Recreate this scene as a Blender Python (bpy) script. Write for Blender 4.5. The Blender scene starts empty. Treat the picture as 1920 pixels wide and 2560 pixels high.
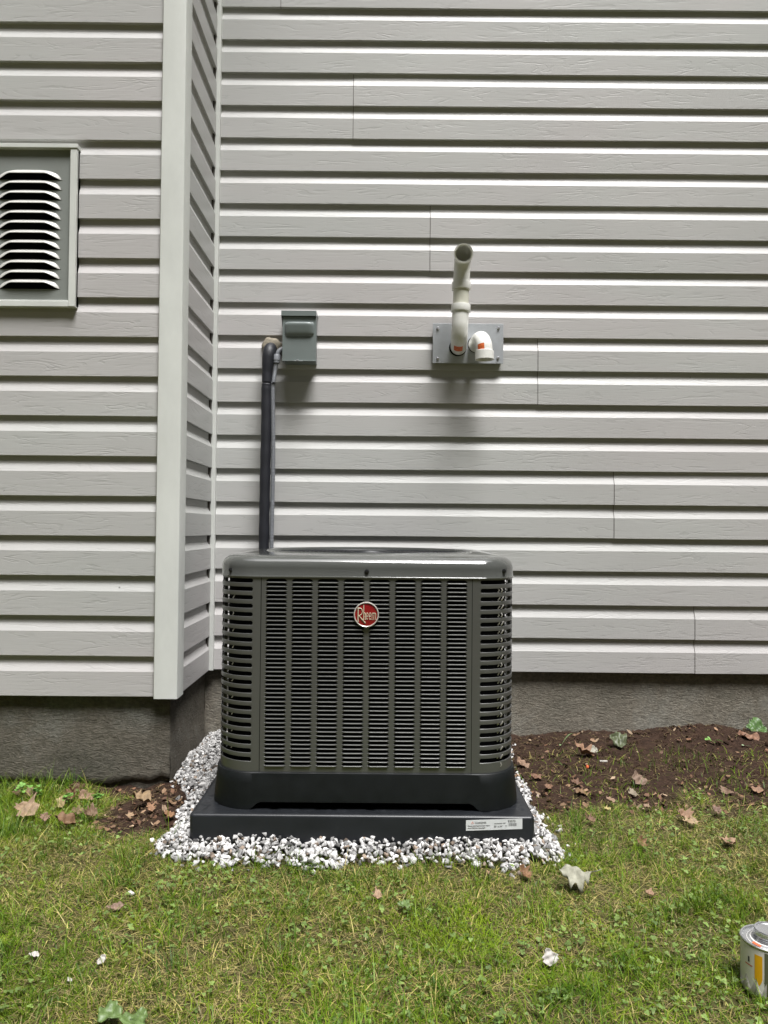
import bpy, bmesh, math, random
import numpy as np
from math import radians as R, sin, cos, pi, sqrt
from mathutils import Vector, Matrix
random.seed(7); RNG = np.random.default_rng(7)
SC = bpy.context.scene
COL = SC.collection

# ---------------------------------------------------------------- camera
F, CXP, CYP = 1923.0, 960.0, 1280.0
PITCH, ROLL, H = R(1.1), R(0.5), 0.840
U0 = Vector((0, -sin(PITCH), cos(PITCH))); FW = Vector((0, cos(PITCH), sin(PITCH)))
RT = Vector((cos(ROLL), 0, 0)) + U0 * sin(ROLL); UP = Vector((-sin(ROLL), 0, 0)) + U0 * cos(ROLL)
cam = bpy.data.objects.new("camera", bpy.data.cameras.new("camera")); COL.objects.link(cam)
m = Matrix((( RT.x, UP.x, -FW.x, 0), (RT.y, UP.y, -FW.y, 0), (RT.z, UP.z, -FW.z, H), (0, 0, 0, 1)))
cam.matrix_world = m
cam.data.sensor_fit = 'VERTICAL'; cam.data.sensor_height = 36; cam.data.sensor_width = 27
cam.data.lens = F / 2560 * 36; cam.data.clip_end = 500; cam.data.clip_start = 0.05
SC.camera = cam

# ---------------------------------------------------------------- world and sun
SUN_EL, SUN_AZ = R(66), R(-26)            # azimuth: towards the camera side; negative turns it to the right
w = bpy.data.worlds.new("World"); SC.world = w; w.use_nodes = True
nt = w.node_tree; N = nt.nodes; L = nt.links
bg = N["Background"]
sky = N.new("ShaderNodeTexSky"); sky.sky_type = 'NISHITA'; sky.sun_disc = False
sky.sun_elevation = SUN_EL; sky.sun_rotation = R(180) + SUN_AZ; sky.dust_density = 4; sky.air_density = 1.0
hs = N.new("ShaderNodeHueSaturation"); hs.inputs["Saturation"].default_value = 0.12; hs.inputs["Value"].default_value = 1.25
L.new(sky.outputs[0], hs.inputs["Color"])
tc = N.new("ShaderNodeTexCoord"); sp = N.new("ShaderNodeSeparateXYZ"); L.new(tc.outputs["Generated"], sp.inputs[0])
nz = N.new("ShaderNodeTexNoise"); nz.inputs["Scale"].default_value = 5; nz.inputs["Detail"].default_value = 6
L.new(tc.outputs["Generated"], nz.inputs["Vector"])
ad = N.new("ShaderNodeMath"); ad.operation = 'MULTIPLY_ADD'; ad.inputs[1].default_value = -0.35; L.new(nz.outputs[0], ad.inputs[0]); L.new(sp.outputs["Z"], ad.inputs[2])
mr = N.new("ShaderNodeMapRange"); mr.inputs["From Min"].default_value = 0.68; mr.inputs["From Max"].default_value = 0.71
L.new(ad.outputs[0], mr.inputs["Value"])
mx = N.new("ShaderNodeMix"); mx.data_type = 'RGBA'
L.new(mr.outputs[0], mx.inputs[0]); mx.inputs[6].default_value = (0.28, 0.275, 0.27, 1); L.new(hs.outputs[0], mx.inputs[7])
L.new(mx.outputs[2], bg.inputs["Color"]); bg.inputs["Strength"].default_value = 0.15
ld = bpy.data.lights.new("sun", 'SUN'); ld.energy = 3.9; ld.angle = R(25); ld.color = (1, 0.985, 0.975)
lo = bpy.data.objects.new("sun", ld); COL.objects.link(lo)
sd = Vector((-sin(SUN_AZ) * cos(SUN_EL), -cos(SUN_AZ) * cos(SUN_EL), sin(SUN_EL)))
lo.rotation_euler = sd.to_track_quat('Z', 'Y').to_euler(); lo.location = sd * 20
vs = SC.view_settings; vs.view_transform = 'Standard'; vs.look = 'None'; vs.gamma = 1; vs.use_curve_mapping = False
vs.exposure = 0.70
SC.cycles.max_bounces = 8; SC.cycles.diffuse_bounces = 4

# ---------------------------------------------------------------- helpers
def at(px, py, Y):
    d = FW + RT * ((px - CXP) / F) - UP * ((py - CYP) / F)
    return Vector((0, 0, H)) + d * (Y / d.y)
def onz(px, py, z):
    d = FW + RT * ((px - CXP) / F) - UP * ((py - CYP) / F)
    return Vector((0, 0, H)) + d * ((z - H) / d.z)
def srgb(r, g, b): return tuple(((c / 255) / 12.92 if c / 255 <= 0.04045 else ((c / 255 + 0.055) / 1.055) ** 2.4) for c in (r, g, b))
def ss(a, b, x):
    t = np.clip((x - a) / (b - a), 0, 1); return t * t * (3 - 2 * t)
_tab = RNG.random((256, 256))
def vn(x, y, s=1.0, seed=0):
    x = np.asarray(x, float) * s + seed * 17.3 + 500; y = np.asarray(y, float) * s + seed * 7.7 + 500
    xi = np.floor(x).astype(int); yi = np.floor(y).astype(int); fx = x - xi; fy = y - yi
    fx = fx * fx * (3 - 2 * fx); fy = fy * fy * (3 - 2 * fy); T = _tab
    a = T[xi % 256, yi % 256]; b = T[(xi + 1) % 256, yi % 256]; c = T[xi % 256, (yi + 1) % 256]; d = T[(xi + 1) % 256, (yi + 1) % 256]
    return (a * (1 - fx) + b * fx) * (1 - fy) + (c * (1 - fx) + d * fx) * fy

def finish(o, label=None, cat=None, group=None, kind=None):
    if label: o["label"] = label
    if cat: o["category"] = cat
    if group: o["group"] = group
    if kind: o["kind"] = kind
    return o
def empty(name, loc, label, cat, group=None):
    o = bpy.data.objects.new(name, None); COL.objects.link(o); o.location = loc; o.empty_display_size = 0.05
    return finish(o, label, cat, group)

class MB:
    def __init__(s): s.v = []; s.f = []
    def add(s, vs, fs):
        b = len(s.v); s.v += [tuple(p) for p in vs]; s.f += [tuple(i + b for i in f) for f in fs]; return s
    def box(s, x0, x1, y0, y1, z0, z1):
        return s.add([(x0, y0, z0), (x1, y0, z0), (x1, y1, z0), (x0, y1, z0), (x0, y0, z1), (x1, y0, z1), (x1, y1, z1), (x0, y1, z1)],
                     [(0, 3, 2, 1), (4, 5, 6, 7), (0, 1, 5, 4), (1, 2, 6, 5), (2, 3, 7, 6), (3, 0, 4, 7)])
    def loft(s, rings, closed=True, cap0=False, cap1=False):
        n = len(rings[0]); vs = [p for r in rings for p in r]; fs = []
        for i in range(len(rings) - 1):
            for j in range(n if closed else n - 1):
                k = (j + 1) % n; fs.append((i * n + j, i * n + k, (i + 1) * n + k, (i + 1) * n + j))
        if cap0: fs.append(tuple(range(n - 1, -1, -1)))
        if cap1: fs.append(tuple((len(rings) - 1) * n + j for j in range(n)))
        return s.add(vs, fs)
    def tube(s, pts, r, n=16, caps=True, flat=1.0, open_in=None):
        pts = [Vector(p) for p in pts]; rs = r if isinstance(r, (list, tuple)) else [r] * len(pts)
        rings = []; prev = None
        for i, p in enumerate(pts):
            t = (pts[min(i + 1, len(pts) - 1)] - pts[max(i - 1, 0)]).normalized()
            if prev is None:
                a = Vector((1, 0, 0)) if abs(t.x) < 0.9 else Vector((0, 1, 0)); u = (a - t * a.dot(t)).normalized()
            else: u = (prev - t * prev.dot(t)).normalized()
            prev = u; v = t.cross(u)
            rings.append([p + u * cos(2 * pi * k / n) * rs[i] + v * sin(2 * pi * k / n) * rs[i] * flat for k in range(n)])
        return s.loft(rings, True, caps, caps)
    def lathe(s, prof, c, n=32, axis='Z'):
        rings = []
        for r_, h_ in prof:
            ring = []
            for k in range(n):
                a = 2 * pi * k / n
                if axis == 'Z': ring.append((c[0] + r_ * cos(a), c[1] + r_ * sin(a), c[2] + h_))
                else: ring.append((c[0] + r_ * cos(a), c[1] - h_, c[2] + r_ * sin(a)))   # axis -Y (towards camera)
            rings.append(ring)
        return s.loft(rings)
    def build(s, name, mat, parent=None, smooth=None, bevel=0, label=None, cat=None, group=None, kind=None, seg=2):
        me = bpy.data.meshes.new(name); me.from_pydata(s.v, [], s.f); me.validate()
        return link(name, me, mat, parent, smooth, bevel, label, cat, group, kind, seg)

def link(name, me, mat, parent=None, smooth=None, bevel=0, label=None, cat=None, group=None, kind=None, seg=2):
    me.materials.append(mat)
    bm = bmesh.new(); bm.from_mesh(me); bmesh.ops.remove_doubles(bm, verts=bm.verts, dist=1e-6) if len(me.vertices) < 60000 else None
    if len(me.vertices) < 60000: bmesh.ops.recalc_face_normals(bm, faces=bm.faces)
    bm.to_mesh(me); bm.free()
    if smooth is not None:
        me.polygons.foreach_set("use_smooth", [True] * len(me.polygons)); me.set_sharp_from_angle(angle=R(smooth))
    o = bpy.data.objects.new(name, me); COL.objects.link(o)
    if parent is not None:
        o.parent = parent; o.matrix_parent_inverse = Matrix.Translation(parent.location).inverted() if parent.type == 'EMPTY' else Matrix.Identity(4)
    if bevel:
        b = o.modifiers.new("bevel", 'BEVEL'); b.width = bevel; b.segments = seg; b.limit_method = 'ANGLE'; b.angle_limit = R(40)
        me.polygons.foreach_set("use_smooth", [True] * len(me.polygons)); b.harden_normals = True
    return finish(o, label, cat, group, kind)

def arrays_mesh(name, V, Fq, col=None):
    """V (n,3), Fq (m,k) faces of equal size, col (n,3) per vertex"""
    me = bpy.data.meshes.new(name); n = len(V); mF, k = Fq.shape
    me.vertices.add(n); me.vertices.foreach_set("co", np.ascontiguousarray(V, dtype=np.float32).ravel())
    me.loops.add(mF * k); me.loops.foreach_set("vertex_index", Fq.astype(np.int32).ravel())
    me.polygons.add(mF); me.polygons.foreach_set("loop_start", np.arange(0, mF * k, k, dtype=np.int32))
    me.update(calc_edges=True)
    if col is not None:
        a = me.color_attributes.new("tint", 'FLOAT_COLOR', 'POINT')
        a.data.foreach_set("color", np.c_[col, np.ones(n)].astype(np.float32).ravel())
    return me
def link_raw(name, me, mat, parent=None, smooth=False, **kw):
    me.materials.append(mat)
    if smooth: me.polygons.foreach_set("use_smooth", np.ones(len(me.polygons), dtype=bool))
    o = bpy.data.objects.new(name, me); COL.objects.link(o)
    if parent is not None:
        o.parent = parent; o.matrix_parent_inverse = Matrix.Translation(parent.location).inverted()
    return finish(o, **kw)

# ---------------------------------------------------------------- materials
def mat(name, base, rough=0.5, metal=0.0, var=0.0, vs=10.0, stretch=(1, 1, 1), bump=0.0, bs=200.0, bd=0.001, bstretch=None,
        attr=False, spec=0.5, coat=0.0, trans=0.0, c2=None, detail=5.0, rvar=0.0, distort=0.0):
    m = bpy.data.materials.new(name); m.use_nodes = True; nt = m.node_tree; N = nt.nodes; L = nt.links
    p = N["Principled BSDF"]; p.inputs["Roughness"].default_value = rough; p.inputs["Metallic"].default_value = metal
    p.inputs["Specular IOR Level"].default_value = spec; p.inputs["Coat Weight"].default_value = coat; p.inputs["Coat Roughness"].default_value = 0.08
    p.inputs["Base Color"].default_value = (*base, 1)
    tc = N.new("ShaderNodeTexCoord")
    def mapped(st):
        mp = N.new("ShaderNodeMapping"); mp.inputs["Scale"].default_value = st; L.new(tc.outputs["Object"], mp.inputs[0]); return mp.outputs[0]
    csock = None
    if attr:
        a = N.new("ShaderNodeVertexColor"); a.layer_name = "tint"; csock = a.outputs[0]
    if var > 0:
        n = N.new("ShaderNodeTexNoise"); n.inputs["Scale"].default_value = vs; n.inputs["Detail"].default_value = detail; n.inputs["Distortion"].default_value = distort
        n.inputs["Roughness"].default_value = 0.62
        L.new(mapped(stretch), n.inputs["Vector"])
        r = N.new("ShaderNodeMapRange"); r.inputs["From Min"].default_value = 0.3; r.inputs["From Max"].default_value = 0.7
        L.new(n.outputs[0], r.inputs["Value"])
        if c2 is not None:
            x = N.new("ShaderNodeMix"); x.data_type = 'RGBA'; L.new(r.outputs[0], x.inputs[0])
            x.inputs[6].default_value = (*base, 1); x.inputs[7].default_value = (*c2, 1); csock = x.outputs[2]
        else:
            r.inputs["To Min"].default_value = 1 - var; r.inputs["To Max"].default_value = 1 + var
            x = N.new("ShaderNodeVectorMath"); x.operation = 'SCALE'
            if csock is not None: L.new(csock, x.inputs[0])
            else: x.inputs[0].default_value = base
            L.new(r.outputs[0], x.inputs["Scale"]); csock = x.outputs[0]
        if rvar:
            q = N.new("ShaderNodeMapRange"); q.inputs["To Min"].default_value = rough - rvar; q.inputs["To Max"].default_value = rough + rvar
            L.new(n.outputs[0], q.inputs["Value"]); L.new(q.outputs[0], p.inputs["Roughness"])
    if csock is not None: L.new(csock, p.inputs["Base Color"])
    if bump > 0:
        n = N.new("ShaderNodeTexNoise"); n.inputs["Scale"].default_value = bs; n.inputs["Detail"].default_value = 4; n.inputs["Distortion"].default_value = distort
        L.new(mapped(bstretch or stretch), n.inputs["Vector"])
        b = N.new("ShaderNodeBump"); b.inputs["Strength"].default_value = bump; b.inputs["Distance"].default_value = bd
        L.new(n.outputs[0], b.inputs["Height"]); L.new(b.outputs[0], p.inputs["Normal"])
    if trans > 0:
        t = N.new("ShaderNodeBsdfTranslucent")
        if csock is not None: L.new(csock, t.inputs[0])
        else: t.inputs[0].default_value = (*base, 1)
        mxs = N.new("ShaderNodeMixShader"); mxs.inputs[0].default_value = trans
        L.new(p.outputs[0], mxs.inputs[1]); L.new(t.outputs[0], mxs.inputs[2]); L.new(mxs.outputs[0], N["Material Output"].inputs[0])
    return m

def siding_mat():
    m = mat("siding_vinyl", (0.50, 0.485, 0.46), rough=0.45, spec=0.4)
    nt = m.node_tree; N = nt.nodes; L = nt.links; p = N["Principled BSDF"]; tc = N["Texture Coordinate"]
    sp = N.new("ShaderNodeSeparateXYZ"); L.new(tc.outputs["Object"], sp.inputs[0])
    ax = N.new("ShaderNodeMath"); ax.operation = 'ADD'; L.new(sp.outputs[0], ax.inputs[0]); L.new(sp.outputs[1], ax.inputs[1])
    cb = N.new("ShaderNodeCombineXYZ"); L.new(ax.outputs[0], cb.inputs[0]); L.new(sp.outputs[2], cb.inputs[2])
    def chain(sx, sz, scale, det, dist):
        mp = N.new("ShaderNodeMapping"); mp.inputs["Scale"].default_value = (sx, 1, sz); L.new(cb.outputs[0], mp.inputs[0])
        n = N.new("ShaderNodeTexNoise"); n.inputs["Scale"].default_value = scale; n.inputs["Detail"].default_value = det; n.inputs["Distortion"].default_value = dist
        L.new(mp.outputs[0], n.inputs["Vector"]); return n
    # embossed wood grain: contour lines of a stretched noise field
    big = chain(3.4, 24, 1.0, 3, 0.7)
    ml = N.new("ShaderNodeMath"); ml.operation = 'MULTIPLY'; ml.inputs[1].default_value = 40; L.new(big.outputs[0], ml.inputs[0])
    sn = N.new("ShaderNodeMath"); sn.operation = 'SINE'; L.new(ml.outputs[0], sn.inputs[0])
    pw = N.new("ShaderNodeMapRange"); pw.inputs["From Min"].default_value = 0.55; pw.inputs["From Max"].default_value = 1.0; L.new(sn.outputs[0], pw.inputs["Value"])
    brk = chain(7, 40, 1.0, 3, 0)                       # breaks the lines up
    bm_ = N.new("ShaderNodeMapRange"); bm_.inputs["From Min"].default_value = 0.42; bm_.inputs["From Max"].default_value = 0.6; L.new(brk.outputs[0], bm_.inputs["Value"])
    gl = N.new("ShaderNodeMath"); gl.operation = 'MULTIPLY'; L.new(pw.outputs[0], gl.inputs[0]); L.new(bm_.outputs[0], gl.inputs[1])
    fine = chain(9, 160, 1.0, 4, 0.3)
    hh = N.new("ShaderNodeMath"); hh.operation = 'MULTIPLY_ADD'; hh.inputs[1].default_value = -1.0; L.new(gl.outputs[0], hh.inputs[0]); L.new(fine.outputs[0], hh.inputs[2])
    b = N.new("ShaderNodeBump"); b.inputs["Strength"].default_value = 0.4; b.inputs["Distance"].default_value = 0.0008
    L.new(hh.outputs[0], b.inputs["Height"]); L.new(b.outputs[0], p.inputs["Normal"])
    # dirt: broad blotches
    bl = chain(1.3, 2.2, 1.0, 4, 0.4)
    c = N.new("ShaderNodeMapRange"); c.inputs["From Min"].default_value = 0.3; c.inputs["From Max"].default_value = 0.75
    c.inputs["To Min"].default_value = 0.94; c.inputs["To Max"].default_value = 1.05; L.new(bl.outputs[0], c.inputs["Value"])
    g2 = N.new("ShaderNodeMath"); g2.operation = 'MULTIPLY_ADD'; g2.inputs[1].default_value = -0.07; L.new(gl.outputs[0], g2.inputs[0]); L.new(c.outputs[0], g2.inputs[2])
    sc = N.new("ShaderNodeVectorMath"); sc.operation = 'SCALE'; L.new(g2.outputs[0], sc.inputs["Scale"])
    hb = chain(0.7, 1.6, 1.0, 3, 0.5); hm = N.new("ShaderNodeMix"); hm.data_type = 'RGBA'; hr_ = N.new("ShaderNodeMapRange"); hr_.inputs["From Min"].default_value = .38; hr_.inputs["From Max"].default_value = .62
    L.new(hb.outputs[0], hr_.inputs["Value"]); L.new(hr_.outputs[0], hm.inputs[0]); hm.inputs[6].default_value = (0.422, 0.426, 0.412, 1); hm.inputs[7].default_value = (0.438, 0.424, 0.418, 1); L.new(hm.outputs[2], sc.inputs[0])
    # sparse dirt specks
    fs = chain(55, 55, 1.0, 1, 0); fr_ = N.new("ShaderNodeMapRange"); fr_.inputs["From Min"].default_value = .80; fr_.inputs["From Max"].default_value = .84; fr_.inputs["To Min"].default_value = 1; fr_.inputs["To Max"].default_value = .35; L.new(fs.outputs[0], fr_.inputs["Value"])
    s2 = N.new("ShaderNodeVectorMath"); s2.operation = 'SCALE'; L.new(sc.outputs[0], s2.inputs[0]); L.new(fr_.outputs[0], s2.inputs["Scale"])
    L.new(s2.outputs[0], p.inputs["Base Color"])
    return m

def concrete_mat(name, dark=1.0):
    m = mat(name, (0.2, 0.18, 0.15), rough=0.9, spec=0.2)
    nt = m.node_tree; N = nt.nodes; L = nt.links; p = N["Principled BSDF"]; tc = N["Texture Coordinate"]
    def noise(sc, det, st=(1, 1, 1), dist=0, rr=0.6):
        mp = N.new("ShaderNodeMapping"); mp.inputs["Scale"].default_value = st; L.new(tc.outputs["Object"], mp.inputs[0])
        n = N.new("ShaderNodeTexNoise"); n.inputs["Scale"].default_value = sc; n.inputs["Detail"].default_value = det; n.inputs["Distortion"].default_value = dist
        n.inputs["Roughness"].default_value = rr; L.new(mp.outputs[0], n.inputs["Vector"]); return n
    a = noise(3.5, 6, dist=0.5); cr = N.new("ShaderNodeValToRGB"); L.new(a.outputs[0], cr.inputs[0])
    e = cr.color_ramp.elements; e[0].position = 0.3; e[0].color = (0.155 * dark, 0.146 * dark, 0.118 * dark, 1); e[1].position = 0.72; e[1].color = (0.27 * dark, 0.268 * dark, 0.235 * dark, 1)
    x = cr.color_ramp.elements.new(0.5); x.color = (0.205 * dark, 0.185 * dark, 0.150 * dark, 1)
    sp_ = noise(90, 4); r = N.new("ShaderNodeMapRange"); r.inputs["From Min"].default_value = 0.3; r.inputs["From Max"].default_value = 0.7; r.inputs["To Min"].default_value = 0.72; r.inputs["To Max"].default_value = 1.2
    L.new(sp_.outputs[0], r.inputs["Value"])
    v = N.new("ShaderNodeVectorMath"); v.operation = 'SCALE'; L.new(cr.outputs[0], v.inputs[0]); L.new(r.outputs[0], v.inputs["Scale"]); L.new(v.outputs[0], p.inputs["Base Color"])
    g = noise(28, 6, st=(1, 1, 2.4), dist=1.6, rr=0.7)
    b = N.new("ShaderNodeBump"); b.inputs["Strength"].default_value = 1.0; b.inputs["Distance"].default_value = 0.007; L.new(g.outputs[0], b.inputs["Height"]); L.new(b.outputs[0], p.inputs["Normal"])
    return m

M_SIDING = siding_mat()
M_TRIM = mat("trim_vinyl", (0.575, 0.59, 0.56), rough=0.42, var=0.09, vs=5, stretch=(1, 1, 0.5), bump=0.1, bs=60, bd=0.0008)
M_CONC = concrete_mat("parged_concrete", 0.97); M_CONCL = concrete_mat("dark_parging", 0.66); M_FOOT = concrete_mat("old_footing_concrete", 0.55)  # wing parging and footing use darker tones than the rear
M_VENTPANEL = mat("vent_painted_metal", (0.20, 0.215, 0.20), rough=0.5, var=0.05, vs=4, bump=0.05, bs=90)
M_LOUVER = mat("vent_louver_paint", (0.50, 0.495, 0.47), rough=0.4, var=0.04)
M_GAP = mat("joint_gap", (.07, .06, .052), rough=.8, var=.05)
M_BLACK = mat("black_void", (0.004, 0.004, 0.006), rough=0.9, spec=0.1, var=0.1)
M_BOX = mat("box_grey_paint", (0.16, 0.185, 0.18), rough=0.34, metal=0.0, var=0.07, vs=7, bump=0.06, bs=160, rvar=0.08)
M_STEEL = mat("galvanised_steel", (0.42, 0.44, 0.46), rough=0.42, metal=0.35, var=0.08, vs=16, rvar=0.08)
M_BOLT = mat("bright_bolt", (0.7, 0.7, 0.72), rough=0.25, metal=0.8, var=0.05)
M_PVC = mat("white_pvc", (0.80, 0.80, 0.76), rough=0.3, var=0.05, vs=14, coat=0.15, trans=0.07)
M_PVCIN = mat("pvc_inside", (0.62, 0.61, 0.56), rough=0.4, var=0.04)
M_ORANGE = mat("orange_sticker", (0.60, 0.13, 0.03), rough=0.45, var=0.35, vs=120)
M_PUTTY = mat("duct_putty", (0.24, 0.21, 0.16), rough=0.85, var=0.3, vs=60, bump=0.6, bs=60, bd=0.004)
M_FOAM = mat("black_foam_insulation", (0.011, 0.012, 0.017), rough=0.55, var=0.2, vs=20, bump=0.15, bs=300)
M_TIE = mat("black_tie", (0.01, 0.01, 0.011), rough=0.3, var=0.05)
M_CONDUIT = mat("grey_conduit", (0.20, 0.21, 0.23), rough=0.4, var=0.08, vs=30)
M_AC = mat("unit_grey_paint", (0.072, 0.075, 0.070), rough=0.12, spec=0.7, var=0.05, vs=5, coat=0.8, bump=0.02, bs=300)
M_ACP = mat("unit_grey_panel_paint", (0.140, 0.142, 0.137), rough=0.32, metal=0.6, spec=0.8, var=0.05, vs=5)
M_BASE = mat("black_base_plastic", (0.0045, 0.0058, 0.0062), rough=0.5, spec=0.3, var=0.25, vs=22, bump=0.2, bs=240, rvar=0.1)
M_PAD = mat("pad_plastic", (0.012, 0.0135, 0.016), rough=0.36, spec=0.45, var=0.2, vs=14, bump=0.0, rvar=0.08)
M_COIL = mat("condenser_coil", (0.005, 0.005, 0.006), rough=0.8, spec=0.1, var=0.3, vs=3, stretch=(120, 120, 3))
M_BEND = mat("coil_tube_metal", (0.55, 0.53, 0.50), rough=0.45, metal=0.8, var=0.1)
M_GUARD = mat("fan_guard_wire", (0.012, 0.013, 0.015), rough=0.5, var=0.05)
M_SILVER = mat("badge_rim_silver", (0.66, 0.62, 0.58), rough=0.3, metal=0.4, var=0.04)
M_RED = mat("badge_red_enamel", (0.22, 0.006, 0.008), rough=0.25, var=0.1, coat=0.4)
M_CREAM = mat("badge_letter_cream", (0.50, 0.44, 0.32), rough=0.4, var=0.04)
M_LABEL = mat("paper_label", (0.60, 0.62, 0.62), rough=0.5, var=0.05, vs=40)
M_INK = mat("grey_ink", (0.10, 0.10, 0.10), rough=0.6, var=0.05)
M_DARKINK = mat("black_ink", (0.03, 0.03, 0.03), rough=0.6, var=0.05)
M_GRAVEL = mat("crushed_marble", (0.6, 0.6, 0.6), rough=0.75, attr=True, var=0.10, vs=140, bump=0.35, bs=260, bd=0.0015, spec=0.3)
M_GRASS = mat("grass_blade", (0.1, 0.15, 0.03), rough=0.42, attr=True, var=0.12, vs=60, trans=0.25, spec=0.2)
M_CLOVER = mat("clover_leaf", (0.1, 0.2, 0.04), rough=0.5, attr=True, var=0.12, vs=150, trans=0.3)
M_LEAFM = mat("dead_leaf", (0.3, 0.2, 0.12), rough=0.65, attr=True, var=0.22, vs=70, bump=0.5, bs=110, bd=0.0012, trans=0.12, spec=0.3)
M_GREENLEAF = mat("green_leaf", (0.1, 0.2, 0.05), rough=0.45, attr=True, var=0.12, vs=80, bump=0.3, bs=90, bd=0.001, trans=0.25)
M_PAPER = mat("white_paper", (0.38, 0.36, 0.33), rough=0.7, var=0.08, vs=60, bump=0.4, bs=80)
M_SOILBIT = mat("soil_crumb", (0.05, 0.03, 0.02), rough=0.95, attr=True, var=0.25, vs=200, spec=0.1)
M_TIN = mat("tin_metal", (0.62, 0.63, 0.64), rough=0.2, metal=0.85, var=0.08, vs=40)
M_YELLOW = mat("yellow_print", (0.80, 0.42, 0.01), rough=0.4, var=0.06)
M_REDP = mat("red_print", (0.62, 0.12, 0.04), rough=0.4, var=0.2, vs=100)
M_OLIVE = mat("dark_print", (0.10, 0.105, 0.06), rough=0.4, var=0.08)
M_CANW = mat("can_white_print", (0.72, 0.70, 0.67), rough=0.35, var=0.06, vs=30)

# ---------------------------------------------------------------- ground
YR, YL = 3.12, 2.611                    # faces of the rear wall and of the left wing
X_POST = -0.690                          # outside corner of the wing
GP = [(-.565, 1.985), (-.40, 1.945), (-.1, 1.95), (.15, 1.965), (.30, 1.93), (.42, 1.965), (.485, 1.99), (.505, 2.10), (.475, 2.25), (.455, 2.45), (.47, 2.7), (.47, 3.2), (-.73, 3.2), (-.73, 2.70), (-.66, 2.55), (-.60, 2.42), (-.585, 2.27), (-.58, 2.15), (-.60, 2.05)]
def poly_sd(x, y, P):
    """signed distance, positive inside"""
    x = np.asarray(x, float); y = np.asarray(y, float); d = np.full(x.shape, 1e9); ins = np.zeros(x.shape, bool)
    for i in range(len(P)):
        ax_, ay = P[i]; bx, by = P[(i + 1) % len(P)]
        t = np.clip(((x - ax_) * (bx - ax_) + (y - ay) * (by - ay)) / ((bx - ax_) ** 2 + (by - ay) ** 2), 0, 1)
        d = np.minimum(d, np.hypot(x - ax_ - t * (bx - ax_), y - ay - t * (by - ay)))
        c = ((ay > y) != (by > y)) & (x < (bx - ax_) * (y - ay) / (by - ay + 1e-12) + ax_); ins ^= c
    return np.where(ins, d, -d)
def gh(x, y):
    x = np.asarray(x, float); y = np.asarray(y, float)
    h = -0.022 - 0.042 * ss(0.62, 0.85, -x) * ss(1.9, 2.5, y) + 0.034 * ss(2.35, 3.0, y) * ss(0.3, 0.8, x)
    h = h + 0.045 * np.exp(-(((x - 1.27) / 0.18) ** 2 + ((y - 3.07) / 0.10) ** 2)) + 0.014 * np.exp(-(((x - 1.55) / 0.25) ** 2 + ((y - 3.07) / 0.12) ** 2))
    h = h + (vn(x, y, 7, 1) - .5) * 0.012 + (vn(x, y, 26, 2) - .5) * 0.005
    return h
def soil_w(x, y):
    """0 lawn, 1 bare earth"""
    x = np.asarray(x, float); y = np.asarray(y, float)
    n = (vn(x, y, 6, 3) - .5) * .30 + (vn(x, y, 18, 4) - .5) * .14
    edge = 2.36 + 0.05 * (x - 0.8)
    a = ss(-0.10, 0.10, (y - edge) + n) * ss(0.30, 0.45, x)
    el = ((x + 0.69) / 0.19) ** 2 + ((y - 2.38) / 0.25) ** 2
    b = 1 - ss(0.55, 1.25, el + n * 1.2)
    c = ss(2.52, 2.6, y) * (x < -0.5) * ss(-1.05, -0.9, x)
    return np.maximum(np.maximum(a, b), c)
gx = np.unique(np.concatenate([np.linspace(-60, -3, 14), np.linspace(-3, 3, 301), np.linspace(3, 60, 14)]))
gy = np.unique(np.concatenate([np.linspace(-60, 0.4, 14), np.linspace(0.4, 3.3, 190), np.linspace(3.3, 60, 14)]))
GX, GY = np.meshgrid(gx, gy, indexing='ij')
SWG = soil_w(GX, GY)
GZ = gh(GX, GY) + SWG * ((vn(GX, GY, 45, 5) - .5) * 0.014 + (vn(GX, GY, 22, 6) - .5) * 0.012)
nx_, ny_ = GX.shape
idx = np.arange(nx_ * ny_).reshape(nx_, ny_)
Fq = np.stack([idx[:-1, :-1], idx[1:, :-1], idx[1:, 1:], idx[:-1, 1:]], -1).reshape(-1, 4)
thatch = np.array([0.060, 0.058, 0.020]); soilc = np.array([0.032, 0.0185, 0.0125])
sw = SWG.ravel()[:, None]
me = arrays_mesh("ground", np.stack([GX, GY, GZ], -1).reshape(-1, 3), Fq, thatch * (1 - sw) + soilc * sw)
M_GROUND = mat("earth_and_thatch", (0.05, 0.04, 0.02), rough=0.95, attr=True, var=0.45, vs=45, bump=1.0, bs=120, bd=0.006, spec=0.15)
link_raw("ground", me, M_GROUND, smooth=True, kind="structure")

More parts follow.
